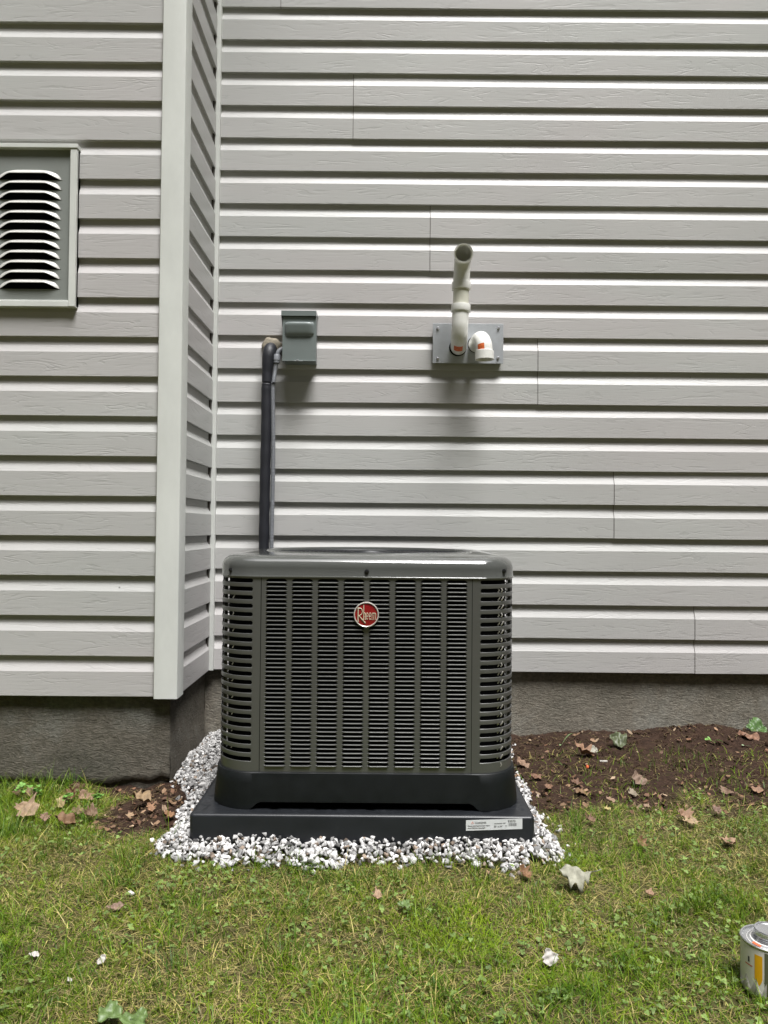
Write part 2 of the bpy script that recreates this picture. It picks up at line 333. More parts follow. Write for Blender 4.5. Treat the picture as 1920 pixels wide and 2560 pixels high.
# ---------------------------------------------------------------- house
zb = at(545, 1673, YR).z                 # underside of the siding
PITCHS = 0.1356
house = empty("house", (-0.7, 3.2, 0), "house corner clad in pale grey lap siding over a rough concrete foundation", "house")
PROF = [(0.004, 0.0135), (0.0, 0.0124), (-0.0005, 0.001), (0.001, 0.0), (0.0832, 0.0002), (0.0840, 0.0006), (0.097, 0.0056), (0.1095, 0.0112), (0.1108, 0.0116), (0.1356 + 0.004, 0.0119)]
def siding(mb, o, u, n, u0, u1, c0, c1, zbase, off=0.0, seed=0):
    """courses c0..c1 between u0 and u1 along direction u; n points outwards"""
    k = max(2, int((u1 - u0) / 0.18) + 1); us = np.linspace(u0, u1, k)
    for c in range(c0, c1):
        rings = []
        for ui in us:
            wob = (float(vn(ui, c * 3.1 + seed, 2.3, 9)) - .5) * 0.0022; wz = (float(vn(ui, c * 5.3 + seed, 1.7, 10)) - .5) * 0.0022
            rings.append([(o[0] + u[0] * ui + n[0] * (off + wob * (1 if d < .01 else 0) - d), o[1] + u[1] * ui + n[1] * (off + wob * (1 if d < .01 else 0) - d), zbase + c * PITCHS + z + wz - (0.0007 if off else 0)) for z, d in PROF])
        mb.loft(rings, closed=False)
NC = 32
mb = MB(); xr0 = -0.683
joints = {0: 1738, 4: 1536, 8: 1345.5, 12: 1076, 16: 884, 20: 703}
jy = {0: 1600, 4: 1263, 8: 931, 12: 599, 16: 262, 20: 2}
for c in range(0, NC, 2):
    if c in joints:
        xj = at(joints[c], jy[c], YR).x
        siding(mb, (0, YR), (1, 0), (0, -1), xr0, xj + 0.02, c, c + 2, zb); siding(mb, (0, YR), (1, 0), (0, -1), xj, 3.6, c, c + 2, zb, 0.0016)
    else: siding(mb, (0, YR), (1, 0), (0, -1), xr0, 2.1 + 0.07 * c, c, c + 2, zb); siding(mb, (0, YR), (1, 0), (0, -1), 2.08 + 0.07 * c, 3.6, c, c + 2, zb, 0.0016)
mb.build("siding", M_SIDING, house, smooth=25, label="rear wall siding with stepped panel joints")
mb = MB()
for c in joints:
    mb = MB(); xj = at(joints[c], jy[c], YR).x; siding(mb, (0, YR), (1, 0), (0, -1), xj - .0022, xj - .0002, c, c + 2, zb, 0.0008); mb.build("panel_joint", M_GAP, house)
mb = MB(); siding(mb, (0, YL), (1, 0), (0, -1), -3.4, X_POST - 0.078, 0, NC, zb, seed=40)
mb.build("siding", M_SIDING, house, smooth=25, label="front facing siding of the projecting wing")
mb = MB(); siding(mb, (X_POST - 0.007, 0), (0, 1), (1, 0), YL + 0.055, YR - 0.0180, 0, NC, zb, seed=80)
mb.build("siding", M_SIDING, house, smooth=25, label="narrow side siding between the two corners")
ZT = zb + NC * PITCHS + 0.02
# outside corner post: two faces with returned edges
yp = YL - 0.014
mb = MB(); X0, X1 = X_POST - 0.080, X_POST
prof = [(X0 + .006, YL + .02), (X0, YL + .02), (X0, yp + .002), (X0 + .002, yp), (X1 - .005, yp), (X1 - .0015, yp + .0015), (X1, yp + .005), (X1, yp + .078), (X1 - .002, yp + .080), (X1 - .02, yp + .080), (X1 - .02, yp + .074)]
def xy_prism(mb, prof, z0, z1, closed=False, caps=False, nz=2):
    zs = np.linspace(z0, z1, nz); mb.loft([[(x, y, z) for x, y in prof] for z in zs], closed, caps, caps)
xy_prism(mb, prof, zb - 0.004, ZT)
mb.build("corner_trim", M_TRIM, house, smooth=30)
# inside corner trim, and a box coloured like the shadow in the corner gap
mb = MB(); mb.box(-.702, -.682, YR - 0.017, YR + 0.012, zb - 0.003, ZT)
mb.build("inside_corner_trim", M_TRIM, house, bevel=0.0015)
mb = MB(); mb.box(-.75, -.7022, YR - 0.03, YR + 0.03, zb + 0.002, ZT)
mb.build("corner_gap_shade", M_GAP, house)
# wall sheathing behind the siding
mb = MB(); mb.box(-.715, 3.6, YR + 0.0145, YR + 0.15, zb + .006, ZT); mb.box(-3.4, -.717, YL + 0.0145, YR + 0.15, zb + .006, ZT)
mb.build("wall_core", M_BLACK, house)
# soffit and gutter above the picture
mb = MB(); mb.box(-3.4, 3.6, YR - 0.28, YR + 0.3, ZT, ZT + 0.14); mb.box(-3.4, -.42, YL - 0.28, YR - 0.2805, ZT, ZT + 0.14)
mb.build("soffit", M_TRIM, house)
# foundation: parged face with a ragged lower edge over the old footing
YFL, YFR, XFS = YL + 0.030, YR + 0.030, X_POST - 0.034
def slab(mb, p0, p1, nrm, ztop, zbot_fn, nu, nz_, thick=0.03, rough=0.003, seed=0):
    d = Vector(p1) - Vector(p0); rings = []
    for i in range(nu + 1):
        t = i / nu; ring = []
        bx, by = p0[0] + d.x * t, p0[1] + d.y * t; zb_ = zbot_fn(bx, by)
        ring.append((bx - nrm[0] * thick, by - nrm[1] * thick, zb_ + .001))
        for j in range(nz_ + 1):
            z = zb_ + (ztop - zb_) * j / nz_
            q = ((float(vn(bx * 1.3 + by, z, 9, seed)) - .5) * 2 + (float(vn(bx * 1.3 + by, z, 40, seed + 1)) - .5)) * rough
            if j == 0: q -= 0.006
            ring.append((bx + nrm[0] * q, by + nrm[1] * q, z))
        rings.append(ring)
    mb.loft(rings, closed=False)
def crack(x, y):
    return at(0, 1948, YFL).z + 0.0 + (float(vn(x, 3.3, 4.5, 21)) - .5) * 0.05 + (float(vn(x, 8.3, 22, 22)) - .5) * 0.012 + (float(vn(x, 1.3, 70, 23)) - .5) * 0.005
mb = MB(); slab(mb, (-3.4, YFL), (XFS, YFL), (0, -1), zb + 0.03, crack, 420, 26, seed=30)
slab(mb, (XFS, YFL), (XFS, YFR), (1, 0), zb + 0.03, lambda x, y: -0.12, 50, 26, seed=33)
mb.build("foundation", M_CONCL, house, smooth=60, label="dark brown foundation of the wing with a ragged crack along its foot")
mb = MB(); slab(mb, (-3.4, YFL + .014), (XFS - .01, YFL + .014), (0, -1), 0.04, lambda x, y: -0.15, 260, 8, rough=0.006, seed=36)
mb.build("footing", M_FOOT, house, smooth=60)
mb = MB(); slab(mb, (XFS, YFR), (3.6, YFR), (0, -1), zb + 0.03, lambda x, y: -0.12, 320, 26, rough=0.0025, seed=38)
mb.build("foundation", M_CONC, house, smooth=60, label="grey rear foundation")

# ---------------------------------------------------------------- wall vent on the wing
vt = at(68, 560, YL); vent = empty("wall_vent", (vt.x, YL, vt.z), "grey louvred wall vent with pale frame on the left wing siding", "vent")
a = at(192, 361, YL - .02); b = at(189, 767, YL - .02)
vx1 = (a.x + b.x) / 2; vz1, vz0 = a.z, b.z; vx0 = 2 * vt.x - vx1 - 0.01; fy = YL - 0.022
mb = MB(); mb.box(vx0, vx1, fy + .012, YL + .01, vz0 + .004, vz1 - .006); mb.build("vent_panel", M_VENTPANEL, vent)
mb = MB(); wv = 0.0225
mb.box(vx0, vx0 + wv, fy, YL + .015, vz0 + wv + .0005, vz1 - wv - .0005); mb.box(vx1 - wv, vx1, fy - .0012, YL + .015, vz0 + .0005, vz1 - .015)
mb.box(vx0 - .003, vx1 - wv - .0005, fy + .001, YL + .015, vz0, vz0 + .0195); mb.box(vx0 - .003, vx1 + .0025, fy - .004, YL + .015, vz1 - .0145, vz1)
mb.box(vx0, vx1 - wv, fy + .004, YL, vz0 + .020, vz0 + .0235)
mb.build("vent_frame", M_TRIM, vent, bevel=0.0016)
py0 = fy + .012
for i in range(12):
    yy = 431.5 + 24.9 * i; c = at(68, yy, py0 - .0155); cz = c.z
    hw = (at(156 - i * .45, yy, py0).x - c.x); k = 48
    mb = MB(); ringsA = []; dark = []; DD = .0185
    for j in range(k + 1):
        t = -1 + 2 * j / k; E1 = max(0, 1 - abs(t) ** 4.0) ** 0.8; E2 = 1 - float(ss(.50, 1.03, abs(t))); E2 = max(E2, 0) if abs(t) < 1 else 0; x = c.x + t * hw
        zt_ = cz - DD + (DD + .0165) * E1; zl_ = cz - DD + DD * E2; pr_ = .0155 * E2 + .0004
        mid = lambda f, g: (x, py0 - pr_ * g, zl_ + (zt_ - zl_) * f)
        ringsA.append([(x, py0 - .0003, zt_), mid(.86, .22), mid(.62, .52), mid(.34, .80), mid(.12, .96), (x, py0 - pr_, zl_), (x, py0 - pr_ * .97, zl_ - .0009 * E2), (x, py0 - pr_ * .85, zl_ + .0004 * E2), mid(.30, .70)])
        dark.append([(x, py0 - .0007, cz - DD + (DD + .010) * E1), (x, py0 - .0007, cz - DD)])
    mb.loft(ringsA, closed=False); lv = mb.build("louver", M_LOUVER, vent, smooth=50)
    mb = MB(); mb.loft(dark, closed=False); mb.build("opening", M_BLACK, lv)

# ---------------------------------------------------------------- disconnect box
def P(px, py, Y): return at(px, py, Y)
bc = at(748, 840, 3.03); box = empty("disconnect_box", (bc.x, YR, bc.z), "small grey metal electrical disconnect box with a rounded grip on its cover", "electrical box")
by = 3.03; l = at(706, 840, by).x; r = at(790.5, 840, by).x; zt = at(748, 778, by).z; z0b = at(748, 903, by).z
mb = MB(); mb.box(l + .004, r - .004, by + .004, YR + .012, z0b + .004, zt - .004); mb.build("back_box", M_BOX, box, bevel=0.002)
mb = MB(); mb.box(l, r, by, by + .003, z0b, zt - .021); mb.box(l, l + .002, by + .0032, by + .03, z0b, zt - .021); mb.box(r - .002, r, by + .0032, by + .03, z0b, zt - .021)
mb.box(l, r, by - .004, by - .0003, z0b, z0b + .0035)
cover = mb.build("cover", M_BOX, box, bevel=0.001)
# pressed grip: dome with its deepest part near the top
mb = MB(); gl_, gr_ = at(712, 830, by).x, at(785, 830, by).x; gz1, gz0 = at(748, 804.5, by).z, at(748, 841, by).z
nu, nv = 40, 22; rings = []
for i in range(nu + 1):
    u = -1 + 2 * i / nu; ring = []
    for j in range(nv + 1):
        v = -1 + 2 * j / nv
        e = max(0, 1 - (abs(u) ** 6 + abs(v) ** 4.5)) ** 0.5
        ring.append(((gl_ + gr_) / 2 + u * (gr_ - gl_) / 2, by - .0002 - .020 * e * (0.72 + 0.28 * v), (gz0 + gz1) / 2 + v * (gz1 - gz0) / 2))
    rings.append(ring)
mb.loft(rings, closed=False); mb.build("grip", M_BOX, box, smooth=60)
mb = MB(); hl, hr = at(703.6, 790, by).x, at(791, 790, by).x
mb.box(hl, hr, by - .008, YR + .012, zt - .002, zt); mb.box(hl, hr, by - .008, by - .0065, zt - .020, zt - .0022)
mb.add([(hl, by - .006, zt - .0022), (hl, by - .006, zt - .020), (hl, by + .03, zt - .055), (hl, by + .06, zt - .0022), (hl + .0015, by - .006, zt - .0022), (hl + .0015, by - .006, zt - .020), (hl + .0015, by + .03, zt - .055), (hl + .0015, by + .06, zt - .0022)], [(0, 1, 2, 3), (7, 6, 5, 4), (0, 4, 5, 1), (1, 5, 6, 2), (2, 6, 7, 3)])
mb.add([(hr, by - .006, zt - .0022), (hr, by - .006, zt - .020), (hr, by + .03, zt - .055), (hr, by + .06, zt - .0022), (hr - .0015, by - .006, zt - .0022), (hr - .0015, by - .006, zt - .020), (hr - .0015, by + .03, zt - .055), (hr - .0015, by + .06, zt - .0022)], [(3, 2, 1, 0), (4, 5, 6, 7), (0, 1, 5, 4), (1, 2, 6, 5), (2, 3, 7, 6)])
mb.build("rain_hood", M_BOX, box)
mb = MB(); hx = at(748, 900, by).x; mb.box(hx - .017, hx + .014, by - .009, by - .0042, z0b - .001, z0b + .0015); mb.box(hx - .010, hx - .002, by - .011, by - .0042, z0b + .0017, z0b + .005); mb.build("hasp", M_STEEL, box)

# ---------------------------------------------------------------- insulated refrigerant line
def smooth_path(pts, n=8):
    pts = [Vector(p) for p in pts]; out = []
    for i in range(len(pts) - 1):
        p0 = pts[max(i - 1, 0)]; p1 = pts[i]; p2 = pts[i + 1]; p3 = pts[min(i + 2, len(pts) - 1)]
        for k in range(n):
            t = k / n; out.append(0.5 * ((2 * p1) + (p2 - p0) * t + (2 * p0 - 5 * p1 + 4 * p2 - p3) * t * t + (3 * p1 - p0 - 3 * p2 + p3) * t ** 3))
    out.append(pts[-1]); return out
lc = at(678, 868, 3.1); line = empty("refrigerant_line", (lc.x, YR, lc.z), "black foam insulated pipe bending out of the wall and down behind the unit", "pipe")
mb = MB(); ang = [(2 * pi * k / 30) for k in range(30)]
rr = [0.043 * (1 + 0.07 * sin(3 * a_ + 1) + 0.05 * sin(7 * a_)) for a_ in ang]
pc = at(680, 870, 3.115)
rings = [[(pc.x + r_ * s_ * cos(a_), y_, pc.z + r_ * s_ * sin(a_) * 1.03) for a_, r_ in zip(ang, rr)] for s_, y_ in ((1.0, YR + .015), (0.99, YR - .006), (0.90, YR - .014), (0.62, YR - .017), (0.35, YR - .018))]
mb.loft(rings, cap1=True); mb.build("wall_putty", M_PUTTY, line, smooth=60)
mb = MB(); pth = smooth_path([at(678, 872, 3.13), at(676, 873, 3.09), at(673.5, 880, 3.062), at(670, 905, 3.055), at(668, 935, 3.055), at(667.5, 957, 3.055)])
n_ = len(pth); mb.tube(pth, [0.0255 if i < n_ * .5 else 0.0255 - .0055 * min(1, (i - n_ * .5) / (n_ * .25)) - (0.005 if i >= n_ - 1 else 0) for i in range(n_)], n=22)
mb.build("insulation", M_FOAM, line, smooth=50)
mb = MB(); pth = smooth_path([at(667.5, 958.5, 3.055), at(666.5, 985, 3.055), at(665.5, 1080, 3.055), at(663, 1180, 3.055), at(661, 1290, 3.055), at(659.5, 1400, 3.055), at(659.5, 1600, 3.055), at(661, 1720, 3.05), at(670, 1790, 3.0), at(690, 1800, 2.93)])
n_ = len(pth); mb.tube(pth, [0.0165 if i == 0 else (0.0195 if i == 1 else 0.0208 + 0.0006 * sin(i * 1.3)) for i in range(n_)], n=22)
mb.build("insulation", M_FOAM, line, smooth=50)
mb = MB()
tz = at(668, 957.5, 3.055)
mb.lathe([(0.0175, -.002), (0.0192, -.002), (0.0192, .002), (0.0175, .002), (0.0175, -.002)], tz, n=24); mb.box(tz.x + .016, tz.x + .034, tz.y - .013, tz.y - .006, tz.z - .0045, tz.z - .0015); mb.box(tz.x + .022, tz.x + .031, tz.y - .016, tz.y - .006, tz.z - .006, tz.z + .0005)
mb.build("cable_tie", M_TIE, line)
# flexible conduit
cd = at(694, 900, 3.06); cond = empty("flexible_conduit", (cd.x, YR, cd.z), "thin ribbed grey flexible conduit dropping from the disconnect box beside the black line", "conduit")
mb = MB(); pth = smooth_path([at(712, 872, 3.07), at(703, 874, 3.065), at(696, 881, 3.06), at(693.5, 892, 3.06)], 7); mb.tube(pth, 0.0098, n=16); mb.build("elbow_fitting", M_CONDUIT, cond, smooth=50)
c0 = at(692.5, 887, 3.058); c1 = at(691, 908, 3.056)
mb = MB(); mb.tube([c0, c0.lerp(c1, .08), c0.lerp(c1, .70), c0.lerp(c1, .72), c1], [.0135, .0148, .0148, .0132, .0128], n=12); mb.build("conduit_nut", M_CONDUIT, cond, bevel=0.0008)
raw = smooth_path([at(691, 906, 3.056), at(688, 925, 3.056), at(684.5, 950, 3.05), at(682, 975, 3.05), at(682.5, 1050, 3.05), at(683, 1130, 3.05), at(681, 1250, 3.05), at(678.5, 1380, 3.05), at(678, 1600, 3.05), at(682, 1730, 3.04), at(700, 1770, 2.93)], 60)
seg = [0]
for i in range(1, len(raw)): seg.append(seg[-1] + (raw[i] - raw[i - 1]).length)
cp = []; cr_ = []; s = 0.0; st = 0.0019; i = 0
while s < seg[-1]:
    while seg[i + 1] < s: i += 1
    cp.append(raw[i].lerp(raw[i + 1], (s - seg[i]) / max(1e-9, seg[i + 1] - seg[i]))); cr_.append(0.0088 if len(cp) % 3 else 0.0073); s += st
mb = MB(); mb.tube(cp, cr_, n=12); mb.build("ribbed_conduit", M_CONDUIT, cond, smooth=80)

# ---------------------------------------------------------------- vent plate with two plastic pipes
pl = at(1170, 858, 3.09); plate = empty("pipe_plate", (pl.x, YR, pl.z), "rectangular galvanised steel plate screwed to the siding around two white pipes", "plate")
yp_ = 3.094
A = at(1082.5, 808, yp_); B = at(1258, 909, yp_); 
mb = MB(); mb.box(A.x, B.x, yp_, yp_ + .003, B.z, A.z); mb.build("plate_sheet", M_STEEL, plate, bevel=0.0006)
mb = MB(); mb.box(A.x + .006, B.x - .006, yp_ + .0032, YR + .012, B.z + .006, A.z - .006); mb.build("plate_gap_shade", M_BLACK, plate)  # black block stands in for the shadow in the gap behind the sheet
for (sx, sy) in ((1094.5, 821), (1246, 820.5), (1094, 896), (1245, 895)):
    c = at(sx, sy, yp_)
    mb = MB(); mb.lathe([(.0062, .0002), (.0062, .0012), (.0048, .0014), (.0046, .005), (.0036, .006), (0.0002, .0062)], c, n=12, axis='Y'); mb.build("screw", M_BOLT, plate, smooth=35)
def pvc(mb, pts, rad, n=28, wall=0.004, open_end=True):
    """tube closed at the wall and open with real thickness at the free end"""
    pts = [Vector(p) for p in pts]; rings = []; prev = None
    def frame(i):
        nonlocal prev
        t = (pts[min(i + 1, len(pts) - 1)] - pts[max(i - 1, 0)]).normalized()
        u = (Vector((1, 0, 0)) - t * t.x).normalized() if prev is None else (prev - t * prev.dot(t)).normalized()
        prev = u; return u, t.cross(u)
    fr = [frame(i) for i in range(len(pts))]
    def ring(i, r_): u, v = fr[i]; return [pts[i] + u * cos(2 * pi * k / n) * r_ + v * sin(2 * pi * k / n) * r_ for k in range(n)]
    rings = [ring(i, rad) for i in range(len(pts))]
    last = len(pts) - 1
    rings += [ring(last, rad - .0008), ring(last, rad - wall)] + [ring(i, rad - wall) for i in range(last - 1, -1, -1)]
    mb.loft(rings)
ex = at(1150, 800, 3.0); tallp = empty("exhaust_pipe", (ex.x, YR, ex.z), "tall white plastic pipe rising from the steel plate with its open end facing out", "pipe")
h0 = at(1146.5, 867, 3.125); q1 = at(1147, 863, 3.05); q2 = at(1149, 840, 2.995); q3 = at(1150.5, 800, 2.985); q4 = at(1151.5, 775, 2.985)
mb = MB(); pvc(mb, smooth_path([h0, at(1146.5, 867, 3.085), at(1147, 862, 3.04), at(1148.3, 845, 3.003), at(1149.6, 820, 2.988), q3, q4, at(1152, 765, 2.985)], 6), 0.0322); mb.build("elbow", M_PVC, tallp, smooth=60)
mb = MB(); pvc(mb, smooth_path([at(1151.6, 776, 2.985), at(1152.5, 740, 2.985), at(1153.4, 708, 2.985)], 6), 0.0308); mb.build("riser", mat("aged_pvc", (0.66, 0.655, 0.56), rough=0.35, var=0.08, vs=8), tallp, smooth=60)
mb = MB(); pvc(mb, smooth_path([at(1153.2, 722, 2.985), at(1153.8, 700, 2.985), at(1155, 672, 2.982), at(1156.5, 650, 2.968), at(1158, 637, 2.94), at(1158.8, 634, 2.91)], 6), 0.0325); mb.build("elbow", M_PVC, tallp, smooth=60, label="upper elbow with its round mouth open")
def collar(parent, p0, p1, r, name="coupling"):
    mb = MB(); p0, p1 = Vector(p0), Vector(p1); mb.tube([p0, p0.lerp(p1, .001), p0.lerp(p1, .07), p0.lerp(p1, .5), p0.lerp(p1, .9), p1.lerp(p0, .001), p1], [r - .006, r - .0008, r, r, r, r - .0008, r - .006], n=36); return mb.build(name, M_PVC, parent, smooth=30)
collar(tallp, at(1151.9, 780, 2.985), at(1152.3, 762.5, 2.985), .0378); collar(tallp, at(1153, 725, 2.985), at(1153.4, 706, 2.985), .0372)
mb = MB(); e0 = at(1158.7, 634.2, 2.914); e1 = at(1158.95, 633.2, 2.896); pvc(mb, [e0, e0.lerp(e1, .5), e1], .0365, n=36, wall=.0035); mb.build("rim", M_PVC, tallp, smooth=35)
# dark gaps where the pipes pass the plate
mb = MB(); g0 = at(1144.5, 869, yp_ - .0006); mb.lathe([(.0352, 0), (.0352, .0006), (.001, .0008)], g0, n=30, axis='Y'); mb.build("pipe_hole", M_BLACK, plate)
mb = MB(); g0 = at(1190.5, 861, yp_ - .0006); mb.lathe([(.0352, 0), (.0352, .0006), (.001, .0008)], g0, n=30, axis='Y'); mb.build("pipe_hole", M_BLACK, plate)
def patch_on(parent, ctr, axis_pt, r, a0, a1, h0_, h1_, name, m_, n=8, skew=0):
    """curved sticker on a vertical pipe"""
    mb = MB(); rings = []
    for i in range(n + 1):
        a_ = a0 + (a1 - a0) * i / n
        rings.append([(ctr[0] + r * sin(a_), ctr[1] - r * cos(a_), ctr[2] + h0_ + skew * (i / n - .5)), (ctr[0] + r * sin(a_), ctr[1] - r * cos(a_), ctr[2] + h1_ + skew * (i / n - .5))])
    mb.loft(rings, closed=False); return mb.build(name, m_, parent, smooth=60)
# sticker follows the lower bend of the tall pipe
def bend_sticker(parent, pts, r, k0, k1, a0, a1, m_, lift=.0006):
    pts = [Vector(p) for p in pts]; mb = MB(); rings = []
    for i in range(k0, k1 + 1):
        t = (pts[i + 1] - pts[i - 1]).normalized(); u = (Vector((1, 0, 0)) - t * t.x).normalized(); v = u.cross(t)
        if v.y > 0: v = -v
        rings.append([pts[i] + (u * sin(a_) + v * cos(a_)) * (r + lift) for a_ in np.linspace(a0, a1, 9)])
    mb.loft(rings, closed=False); return mb.build("sticker", m_, parent, smooth=60)
low = smooth_path([h0, at(1146.5, 867, 3.085), at(1147, 862, 3.04), at(1148.3, 845, 3.003), at(1149.6, 820, 2.988), q3, q4], 12)
bend_sticker(tallp, low, .0322, 26, 32, -.70, .42, M_ORANGE)
sh = at(1205, 880, 2.99); shortp = empty("intake_pipe", (sh.x, YR, sh.z), "short glossy white plastic elbow pipe turned down beside the tall pipe", "pipe")
sp_ = [at(1190, 861, 3.125), at(1192, 860, 3.075), at(1198, 851, 3.02), at(1204, 850, 2.985), at(1209, 862, 2.965), at(1210.6, 876, 2.962), at(1211, 886, 2.962)]
spts = smooth_path(sp_, 8)
mb = MB(); pvc(mb, spts, 0.0325); mb.build("elbow", M_PVC, shortp, smooth=60)
mb = MB(); e0 = at(1211, 878.5, 2.962); e1 = at(1211.2, 899, 2.962); pvc(mb, [e0 + (e0 - e1) * .001, e0, e0.lerp(e1, .06), e0.lerp(e1, .5), e1], .0365, n=36, wall=.0035); mb.build("coupling", M_PVC, shortp, smooth=40)
mb = MB(); mb.tube([e0 + Vector((0, 0, .003)), e0 + Vector((0, 0, .0005))], [.0330, .0364], n=36); mb.build("coupling_shoulder", M_PVC, shortp, smooth=40)
bend_sticker(shortp, spts, .0325, 34, 43, -.95, -.10, M_ORANGE)

# ---------------------------------------------------------------- pad
XC = -0.045
ZP = 0.077
PXA, PXB, PYA, PYB = -0.508, 0.406, 2.047, 2.961
pad = empty("equipment_pad", (XC, 2.5, 0), "flat black plastic equipment pad bedded in the gravel under the air conditioner", "pad")
mb = MB()
nxp, nyp = 150, 150
def prof_edge(t):   # rounded edge: returns inset, drop
    return t
rings = []
per = []
def rrect(hx, hy, rad, cx, cy, nc=10, ns=24):
    pts = []
    for q, (sx, sy) in enumerate(((1, -1), (1, 1), (-1, 1), (-1, -1))):
        cxx, cyy = cx + sx * (hx - rad), cy + sy * (hy - rad); a0 = -pi / 2 + q * pi / 2
        arc = [(cxx + rad * cos(a0 + pi / 2 * k / nc), cyy + rad * sin(a0 + pi / 2 * k / nc), cos(a0 + pi / 2 * k / nc), sin(a0 + pi / 2 * k / nc)) for k in range(nc + 1)]
        pts += arc
        sx2, sy2 = ((1, 1), (-1, 1), (-1, -1), (1, -1))[q]
        nxt = (cx + sx2 * (hx - rad), cy + sy2 * (hy - rad)); a1 = a0 + pi / 2
        e = (nxt[0] + rad * cos(a1), nxt[1] + rad * sin(a1)); s_ = arc[-1]
        for k in range(1, ns): pts.append((s_[0] + (e[0] - s_[0]) * k / ns, s_[1] + (e[1] - s_[1]) * k / ns, cos(a1), sin(a1)))
    return pts
pcx, pcy, phx, phy = (PXA + PXB) / 2, (PYA + PYB) / 2, (PXB - PXA) / 2, (PYB - PYA) / 2
base = rrect(phx, phy, 0.012, pcx, pcy, 6, 60)
prof = [(0.0, -0.05), (0.0, ZP - .008), (0.001, ZP - .004), (0.0035, ZP - .0012), (0.008, ZP), (0.012, ZP)]
mb.loft([[(x - nx * i_, y - ny * i_, z) for x, y, nx, ny in base] for i_, z in prof])
mb.build("pad_edge", M_PAD, pad, smooth=50)
gxp = np.linspace(PXA + .0118, PXB - .0118, 190); gyp = np.linspace(PYA + .0118, PYB - .0118, 190)
GXp, GYp = np.meshgrid(gxp, gyp, indexing='ij')
rel = (vn(GXp, GYp, 42, 51) * .6 + vn(GXp, GYp, 90, 52) * .4); fade = ss(0, .02, np.minimum(np.minimum(GXp - PXA, PXB - GXp), np.minimum(GYp - PYA, PYB - GYp)) - .012)
GZp = ZP - .0002 + fade * (np.abs(rel - .5) < .07) * -0.0 - fade * ss(.50, .62, rel) * .0022
ii = np.arange(GXp.size).reshape(GXp.shape); Fq = np.stack([ii[:-1, :-1], ii[1:, :-1], ii[1:, 1:], ii[:-1, 1:]], -1).reshape(-1, 4)
link_raw("pad_top", arrays_mesh("pad_top", np.stack([GXp, GYp, GZp], -1).reshape(-1, 3), Fq), M_PAD, pad, smooth=True)
# printed label on the pad's front edge
def text_mesh(txt, size, x, y, z, rot=0, ext=0.0002):
    cu = bpy.data.curves.new("t", 'FONT'); cu.body = txt; cu.size = size; cu.extrude = ext; cu.resolution_u = 2
    o = bpy.data.objects.new("t", cu); COL.objects.link(o); bpy.context.view_layer.update()
    me = bpy.data.meshes.new_from_object(o.evaluated_get(bpy.context.evaluated_depsgraph_get()))
    bpy.data.objects.remove(o); T = Matrix.Translation((x, y, z)) @ Matrix.Rotation(rot, 4, 'Y') @ Matrix.Rotation(pi / 2, 4, 'X'); me.transform(T)
    return me
def add_me(mb, me):
    mb.add([v.co[:] for v in me.vertices], [tuple(p.vertices) for p in me.polygons]); bpy.data.meshes.remove(me)
LB = at(1165, 2074, PYA); LT = at(1165, 2050.5, PYA); RTp = at(1306, 2046, PYA)
lw, lh = RTp.x - LT.x, 0.0275; lrot = -math.atan2(RTp.z - LT.z, lw); ly = PYA - .0006
ux, uz = cos(lrot), -sin(lrot)
def lp(u, v): return (LT.x + u * ux + v * uz * 0, LT.z + u * uz - v)
def lquad(mb, u0, u1, v0, v1, y):
    p = [lp(u0, v1), lp(u1, v1), lp(u1, v0), lp(u0, v0)]; mb.add([(a_, y, b_) for a_, b_ in p] + [(a_, y + .0003, b_) for a_, b_ in p], [(0, 1, 2, 3), (7, 6, 5, 4), (0, 4, 5, 1), (1, 5, 6, 2), (2, 6, 7, 3), (3, 7, 4, 0)])
mb = MB(); lquad(mb, 0, lw, 0, lh, ly); lab = mb.build("label_sticker", M_LABEL, pad)
mb = MB(); yy = ly - .0004
for txt, u, v, s_ in (("WARNING", .0235, .0098, .0062), ("Cancer and Reproductive Harm", .0045, .0165, .0045), ("www.P65Warnings.ca.gov", .0045, .0222, .0045), ("35\" x 36\"", .074, .0205, .0062), ("2\"", .104, .0205, .0062), ("WHITE", .083, .0058, .0036), ("No Submittals  TOP", .075, .0118, .0036)):
    if txt == "WHITE": continue
    X_, Z_ = lp(u, v); add_me(mb, text_mesh(txt, s_, X_, yy, Z_, lrot))
mb.build("label_text", M_INK, lab)
mb = MB(); X_, Z_ = lp(.1105, .0088); add_me(mb, text_mesh("93573", .0082, X_, yy, Z_, lrot)); 
u = .113
for wv_ in (3, 1, 2, 1, 3, 1, 1, 2, 1, 3, 2, 1):
    lquad(mb, u, u + wv_ * .00045, .0115, .019, yy); u += wv_ * .00045 + .0010
mb.build("barcode_and_number", M_DARKINK, lab)
mb = MB(); a_, b_, c_ = lp(.0135, .0100), lp(.0205, .0100), lp(.017, .0035)
mb.add([(a_[0], yy, a_[1]), (b_[0], yy, b_[1]), (c_[0], yy, c_[1])], [(0, 1, 2)]); a_, b_, c_ = lp(.0150, .0092), lp(.0190, .0092), lp(.017, .0055)
mb.build("warning_triangle", M_REDP, lab)
mb = MB(); mb.add([(a_[0], yy - .0002, a_[1]), (b_[0], yy - .0002, b_[1]), (c_[0], yy - .0002, c_[1])], [(0, 1, 2)]); mb.build("triangle_centre", M_LABEL, lab)

# ---------------------------------------------------------------- air conditioner
YF = 2.097; HX = 0.412; HY = 0.412; YC = YF + HY; RC = 0.105
Z0 = ZP; ZB = at(915, 1933, YF - .004).z; ZC = at(920, 1445.5, YF).z; ZTOP = ZC + 0.062
ac = empty("air_conditioner", (XC, YC, ZP), "large dark grey square condenser unit with louvred sides and a round red badge", "air conditioner")
